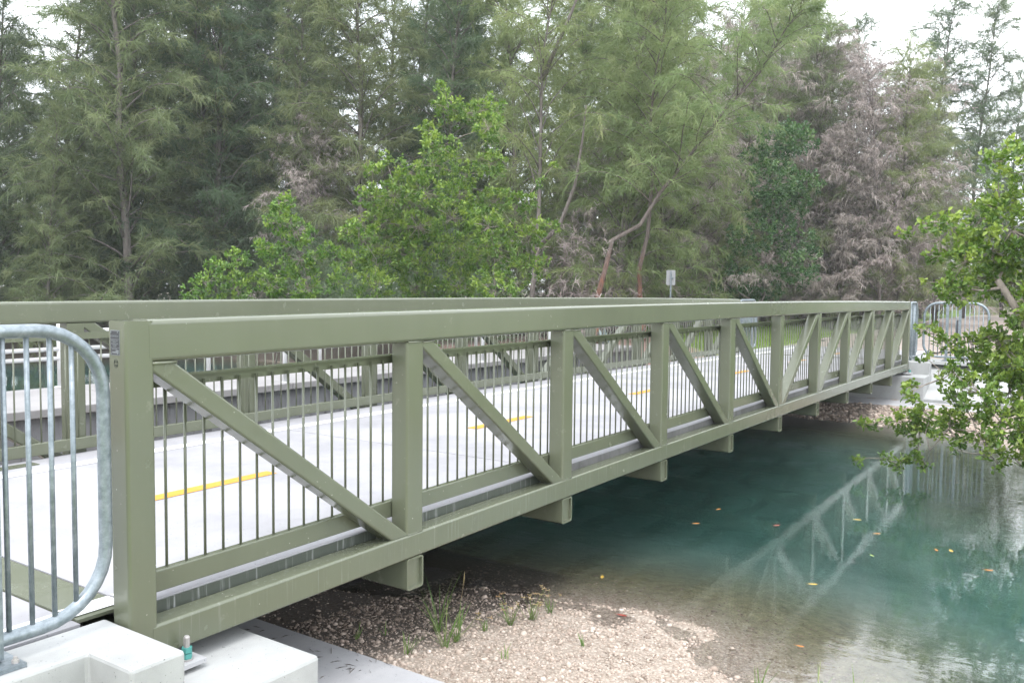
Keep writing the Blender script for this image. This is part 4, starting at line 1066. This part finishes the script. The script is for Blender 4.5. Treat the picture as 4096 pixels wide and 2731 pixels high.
# pale agaves beyond the far truss
def agave(x, y, s, label):
    z = float(ground_z(np.array([x]), np.array([y]))[0])
    root = thing('agave_plant', (x, y, z), label, 'plant', 'pale agaves beyond the far truss')
    for k in range(13):
        a = k * 2.4; el = R(30 + 45 * (k / 13)); Lg = s * random.uniform(.8, 1.1)
        b = MB(); rings = []
        for j in range(5):
            u_ = j / 4; rr_ = Lg * u_; w = .07 * s * (1 - u_) ** .6 * (1 + u_) + .003
            cx, cy, cz = math.cos(a) * math.cos(el) * rr_, math.sin(a) * math.cos(el) * rr_, math.sin(el) * rr_ - .12 * u_ * u_ * s
            px, py = -math.sin(a) * w, math.cos(a) * w
            rings.append([(cx - px, cy - py, cz), (cx, cy, cz - w * .5), (cx + px, cy + py, cz)])
        b.sweep(rings); b.build('leaf', M['agave'], root)
agave(21.2, 8.9, .75, 'pale blue-grey agave rosette on reddish soil, left one of two')
agave(22.9, 8.6, .65, 'pale blue-grey agave rosette on reddish soil, right one of two')

# gravel: joined small stones plus larger lumps of their own
def ico():
    ph = (1 + 5 ** .5) / 2
    v = np.array([(-1, ph, 0), (1, ph, 0), (-1, -ph, 0), (1, -ph, 0), (0, -1, ph), (0, 1, ph), (0, -1, -ph), (0, 1, -ph), (ph, 0, -1), (ph, 0, 1), (-ph, 0, -1), (-ph, 0, 1)], float)
    f = np.array([(0, 11, 5), (0, 5, 1), (0, 1, 7), (0, 7, 10), (0, 10, 11), (1, 5, 9), (5, 11, 4), (11, 10, 2), (10, 7, 6), (7, 1, 8), (3, 9, 4), (3, 4, 2), (3, 2, 6), (3, 6, 8), (3, 8, 9), (4, 9, 5), (2, 4, 11), (6, 2, 10), (8, 6, 7), (9, 8, 1)])
    return v / np.linalg.norm(v[0]), f
IV, IF = ico()
m, t, p = new_mat('pale_limestone_stones'); M['stone'] = m
oi = t.nodes.new("ShaderNodeObjectInfo")
sc_ = ramp(t, attr(t, 'tone'), [(0.0, (0.13, 0.10, 0.08)), (0.2, (0.27, 0.215, 0.175)), (0.55, (0.43, 0.355, 0.295)), (1.0, (0.58, 0.50, 0.44))])
sc_ = mixc(t, ramp(t, noise(t, 60, 5, .7), [(.4, 0.0), (.7, .6)]), sc_, (0.30, 0.23, 0.18))
t.links.new(sc_, p.inputs['Base Color']); p.inputs['Roughness'].default_value = 0.95
bump(t, p, noise(t, 70, 5, .7), .8, .01)
def stones(name, x, y, r, seed, sink=.35):
    rg = np.random.default_rng(seed); n = len(x)
    z = ground_z(x, y)
    sc = r[:, None] * rg.uniform(.65, 1.25, (n, 3)); sc[:, 2] *= .75
    V = IV[None] * (1 + rg.normal(0, .16, (n, 12, 1))) * sc[:, None, :]
    a = rg.uniform(0, 6.28, n); c, s = np.cos(a), np.sin(a)
    V = np.stack([V[..., 0] * c[:, None] - V[..., 1] * s[:, None], V[..., 0] * s[:, None] + V[..., 1] * c[:, None], V[..., 2]], -1)
    V += np.stack([x, y, z + r * (0.5 - sink)], -1)[:, None, :]
    F = (IF[None] + (np.arange(n) * 12)[:, None, None]).reshape(-1, 3)
    tone = np.repeat(np.clip(rg.normal(.46, .22, n) - .36 * sm((y - .15) / .5) - .6 * sm((-sdist(x, y) + .10) / .8), 0, 1), 20)  # stones below the deck darker: its shade painted in; submerged ones darker too
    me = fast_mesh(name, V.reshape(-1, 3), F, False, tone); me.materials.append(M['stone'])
    return tag(link(name, me), kind='stuff')
rg = np.random.default_rng(5)
def scatter(n, x0, x1, y0, y1, dmax=1.2):
    x = rg.uniform(x0, x1, n); y = rg.uniform(y0, y1, n); s = sdist(x, y)
    keep = (s > -dmax * rg.random(n) ** 2.2)
    return x[keep], y[keep]
x, y = scatter(28000, 1.80, 4.9, -2.9, 1.2, 1.3); xb, yb = scatter(3500, 1.8, 4.6, 1.2, 4.5, .3)
x, y = np.concatenate([x, xb]), np.concatenate([y, yb])
stones('gravel', x, y, rg.lognormal(math.log(.0062), .5, len(x)).clip(.003, .028), 81)
x, y = scatter(5200, 15.4, 18.18, -2.4, 4.0, .4)
stones('far_gravel', x, y, rg.lognormal(math.log(.022), .4, len(x)).clip(.01, .07), 82)
# weeds on the near bank
def blade_mesh(Lg, w, bend, az, el):
    b = MB(); pts = []
    d = Vector((math.cos(az) * math.cos(el), math.sin(az) * math.cos(el), math.sin(el))); p_ = Vector((0, 0, 0)); sdv_ = Vector((-math.sin(az), math.cos(az), 0))
    vs = []; n = 6
    for j in range(n + 1):
        u_ = j / n; ww = w * (1 - u_) ** .55 * (.6 + .8 * u_ if u_ < .4 else 1) + .0003
        vs += [tuple(p_ - sdv_ * ww), tuple(p_ + sdv_ * ww + Vector((0, 0, ww * .3)))]
        p_ = p_ + d * (Lg / n); d = (d + Vector((0, 0, -bend * (u_ + .2)))).normalized()
    fs = [(2 * j, 2 * j + 1, 2 * j + 3, 2 * j + 2) for j in range(n)]
    b.add(vs, fs); return b
def with_tone(me, v):
    a = me.attributes.new('tone', 'FLOAT', 'FACE'); a.data.foreach_set('value', [v] * len(me.polygons)); return me
def tuft(x, y, n, h, label, seed, seeds=0, w=.0042):
    rr = random.Random(seed)
    z = float(ground_z(np.array([x]), np.array([y]))[0])
    root = thing('grass_tuft', (x, y, z), label, 'weed', 'grass tufts on the near bank')
    for k in range(n):
        b = blade_mesh(1.9 * h * rr.uniform(.5, 1.15), w * rr.uniform(.8, 1.3), rr.uniform(.02, .26), rr.uniform(0, 6.28), R(rr.uniform(44, 84)))
        me = with_tone(b.mesh('blade'), min(1, max(0, rr.gauss(.45, .2))))
        o = link('blade', me, M['weed'], root); o.location = (rr.gauss(0, .012), rr.gauss(0, .012), -.01)
    for k in range(seeds):
        az, Lg = rr.uniform(0, 6.28), h * rr.uniform(1.6, 2.8)
        tip = Vector((math.cos(az) * Lg * rr.uniform(.15, .6), math.sin(az) * Lg * rr.uniform(.15, .6), Lg * .85))
        b = MB(); b.tube([(0, 0, 0), tuple(tip * .5 + Vector((0, 0, .02))), tuple(tip)], [.0014, .0012, .0009], 4)
        st_ = link('stalk', with_tone(b.mesh('stalk'), .7), M['weed'], root)
        c_ = MB()
        for q in range(rr.choice((4, 5, 6))):
            a_ = q * 1.2 + rr.random(); e = tip + Vector((math.cos(a_) * .024, math.sin(a_) * .024, rr.uniform(-.004, .012)))
            c_.tube([tuple(tip), tuple(e)], [.0016, .0026], 4)
        link('seed_head', with_tone(c_.mesh('seed_head'), rr.random()), M['straw'], st_)
TUFTS = [(2.605, 0.30, 22, .24, 0, 'tall grass tuft with arching blades nearest the floor beam end'), (2.52, 0.06, 20, .15, 0, 'broad grass tuft on the gravel between two taller tufts'),
         (2.372, 0.039, 16, .17, 0, 'grass tuft with a long blade leaning left over the gravel'), (2.073, 0.132, 12, .09, 0, 'small yellowish tuft beside the concrete footing edge'),
         (3.092, -0.03, 20, .10, 7, 'low weed with many thin stalks and star seed heads'), (3.30, -0.10, 18, .10, 8, 'spreading weed with leaning seed stalks close to the waterline'),
         (3.55, -0.12, 12, .09, 5, 'small weed with seed heads at the edge of the water'), (2.85, .05, 10, .07, 3, 'low weed with three seed stalks on the pale gravel'),
         (2.452, -0.43, 6, .06, 0, 'tiny sprout alone on the bright gravel'), (3.066, -0.697, 7, .07, 0, 'thin sprout on the gravel near the shallow water'),
         (2.06, .60, 8, .07, 0, 'small leafy sprout in the shade beside the footing'), (2.25, .50, 7, .06, 0, 'small leafy sprout in the shade further from the footing'),
         (3.18, -1.97, 9, .12, 0, 'thin grass tuft at the bottom edge of the photo, first from the left'), (3.42, -2.30, 9, .12, 0, 'thin grass tuft standing in shallow water at the bottom edge'),
         (3.55, -2.52, 10, .14, 0, 'taller thin grass tuft in shallow water at the bottom right')]
for i, (x_, y_, n, h, s_, lab) in enumerate(TUFTS): tuft(x_, y_, n, h, lab, 500 + i, s_)
b = MB(); b.tube([(0, 0, 0), (.01, .0, .18), (.035, -.01, .34), (.042, -.012, .42)], [.0013, .0011, .001, .0008], 4)
sr = thing('seed_stalk', (2.80, 0.24, float(ground_z(np.array([2.8]), np.array([.24]))[0])), 'single tall thin straw stalk rising above the weeds', 'weed')
st_ = link('stem', with_tone(b.mesh('stem'), .9), M['straw'], sr)
b = MB(); b.tube([(.035, -.01, .33), (.039, -.011, .38), (.042, -.012, .43)], [.0015, .004, .001], 5); link('seed_head', with_tone(b.mesh('seed_head'), .8), M['straw'], sr)

# leaves floating on the canal
FL = [(7.628, 0.001, 'o'), (6.851, -0.028, 'o'), (4.586, -0.04, 'y'), (3.849, -0.619, 'r'), (7.323, -0.805, 'r'), (8.14, -1.495, 'y'), (7.653, -1.81, 'o'), (6.779, -1.936, 'g'),
      (7.379, -2.442, 'o'), (7.442, -2.571, 'y'), (6.958, -2.957, 'o'), (5.544, -1.687, 'y'), (4.081, -1.988, 'o'), (12.17, -1.093, 'y')]
LC = {'o': ((0.34, 0.13, 0.02), 'orange'), 'y': ((0.38, 0.24, 0.035), 'yellow'), 'r': ((0.20, 0.03, 0.015), 'red-brown'), 'g': ((0.20, 0.25, 0.05), 'yellow-green')}
WH = ['under the edge of the bridge, the farther of two', 'under the edge of the bridge, the nearer of two', 'by the shallow shore under the bridge', 'close to the gravel shore', 'beside a reflected floor beam',
      'over the reflected truss, farthest out', 'just beside the reflected truss', 'alone between reflections', 'of a close pair on the right', 'beside the orange one of the pair', 'nearest the right edge',
      'among the reflected pickets', 'over the shallow tan bed at the bottom', 'near the overhanging bush']
for k in LC:
    m, t, p = new_mat('fallen_leaf_' + LC[k][1].replace('-', '_')); p.inputs['Base Color'].default_value = (*LC[k][0], 1); p.inputs['Roughness'].default_value = .5; M['fl' + k] = m
for i, (x_, y_, k) in enumerate(FL):
    a = random.uniform(0, 3.1); Lg = random.uniform(.032, .048); b = MB()
    vs = [(0, 0, .002)]; n = 10
    for q in range(n):
        th = 2 * math.pi * q / n; px = math.cos(th) * Lg; py = math.sin(th) * Lg * .42 * (1 - .25 * math.cos(th))
        vs.append((px, py, .004 + .012 * abs(py / Lg) + .004 * (px / Lg) ** 2))
    b.add(vs, [(0, 1 + q, 1 + (q + 1) % n) for q in range(n)])
    b.tube([(Lg, 0, .006), (Lg * 1.35, .004, .012)], .0016, 4)
    o = b.build('fallen_leaf', M['fl' + k], None, False, (x_, y_, WL + .001)); o.rotation_euler = (0, 0, a)
    tag(o, '%s fallen leaf floating %s' % (LC[k][1], WH[i]), 'leaf', 'leaves floating on the canal')


# fallen pine needles and twigs lying on the near footing
rg = np.random.default_rng(77); n = 80
x = rg.uniform(.95, 1.78, n); y = 1.3 - 1.35 * rg.random(n); a = rg.uniform(0, 3.14, n); ln = rg.uniform(.03, .11, n); w = rg.uniform(.0008, .0022, n)
dx, dy = np.cos(a) * ln, np.sin(a) * ln; px, py = -np.sin(a) * w, np.cos(a) * w; z0 = np.full(n, -.6485)
V = np.stack([np.stack([x - px, y - py, z0], -1), np.stack([x + px, y + py, z0], -1), np.stack([x + dx * .5 + px, y + dy * .5 + py, z0 + .008], -1),
              np.stack([x + dx, y + dy, z0 + .002], -1)], 1).reshape(-1, 3)
i4 = np.arange(n)[:, None] * 4
F = np.concatenate([i4 + [0, 1, 2], i4 + [0, 2, 3]], 1).reshape(-1, 3)
tag(link('needle_litter', fast_mesh('needle_litter', V, F, False, np.full(len(F), .2)), M['bark']), kind='stuff')

# ------------------------------------------------------------------ thin summer haze
hz = MB(); hz.box(-40, 130, -70, 110, -8.0, 26.0); hz = hz.build('haze', None)
tag(hz, kind='stuff')
m = bpy.data.materials.new('haze_air'); m.use_nodes = True; t = m.node_tree; t.nodes.clear()
o_ = t.nodes.new("ShaderNodeOutputMaterial"); pv = t.nodes.new("ShaderNodeVolumePrincipled")
pv.inputs['Color'].default_value = (0.93, 0.96, 1.0, 1); pv.inputs['Density'].default_value = 0.0007
t.links.new(pv.outputs['Volume'], o_.inputs['Volume'])
hz.data.materials.append(m)
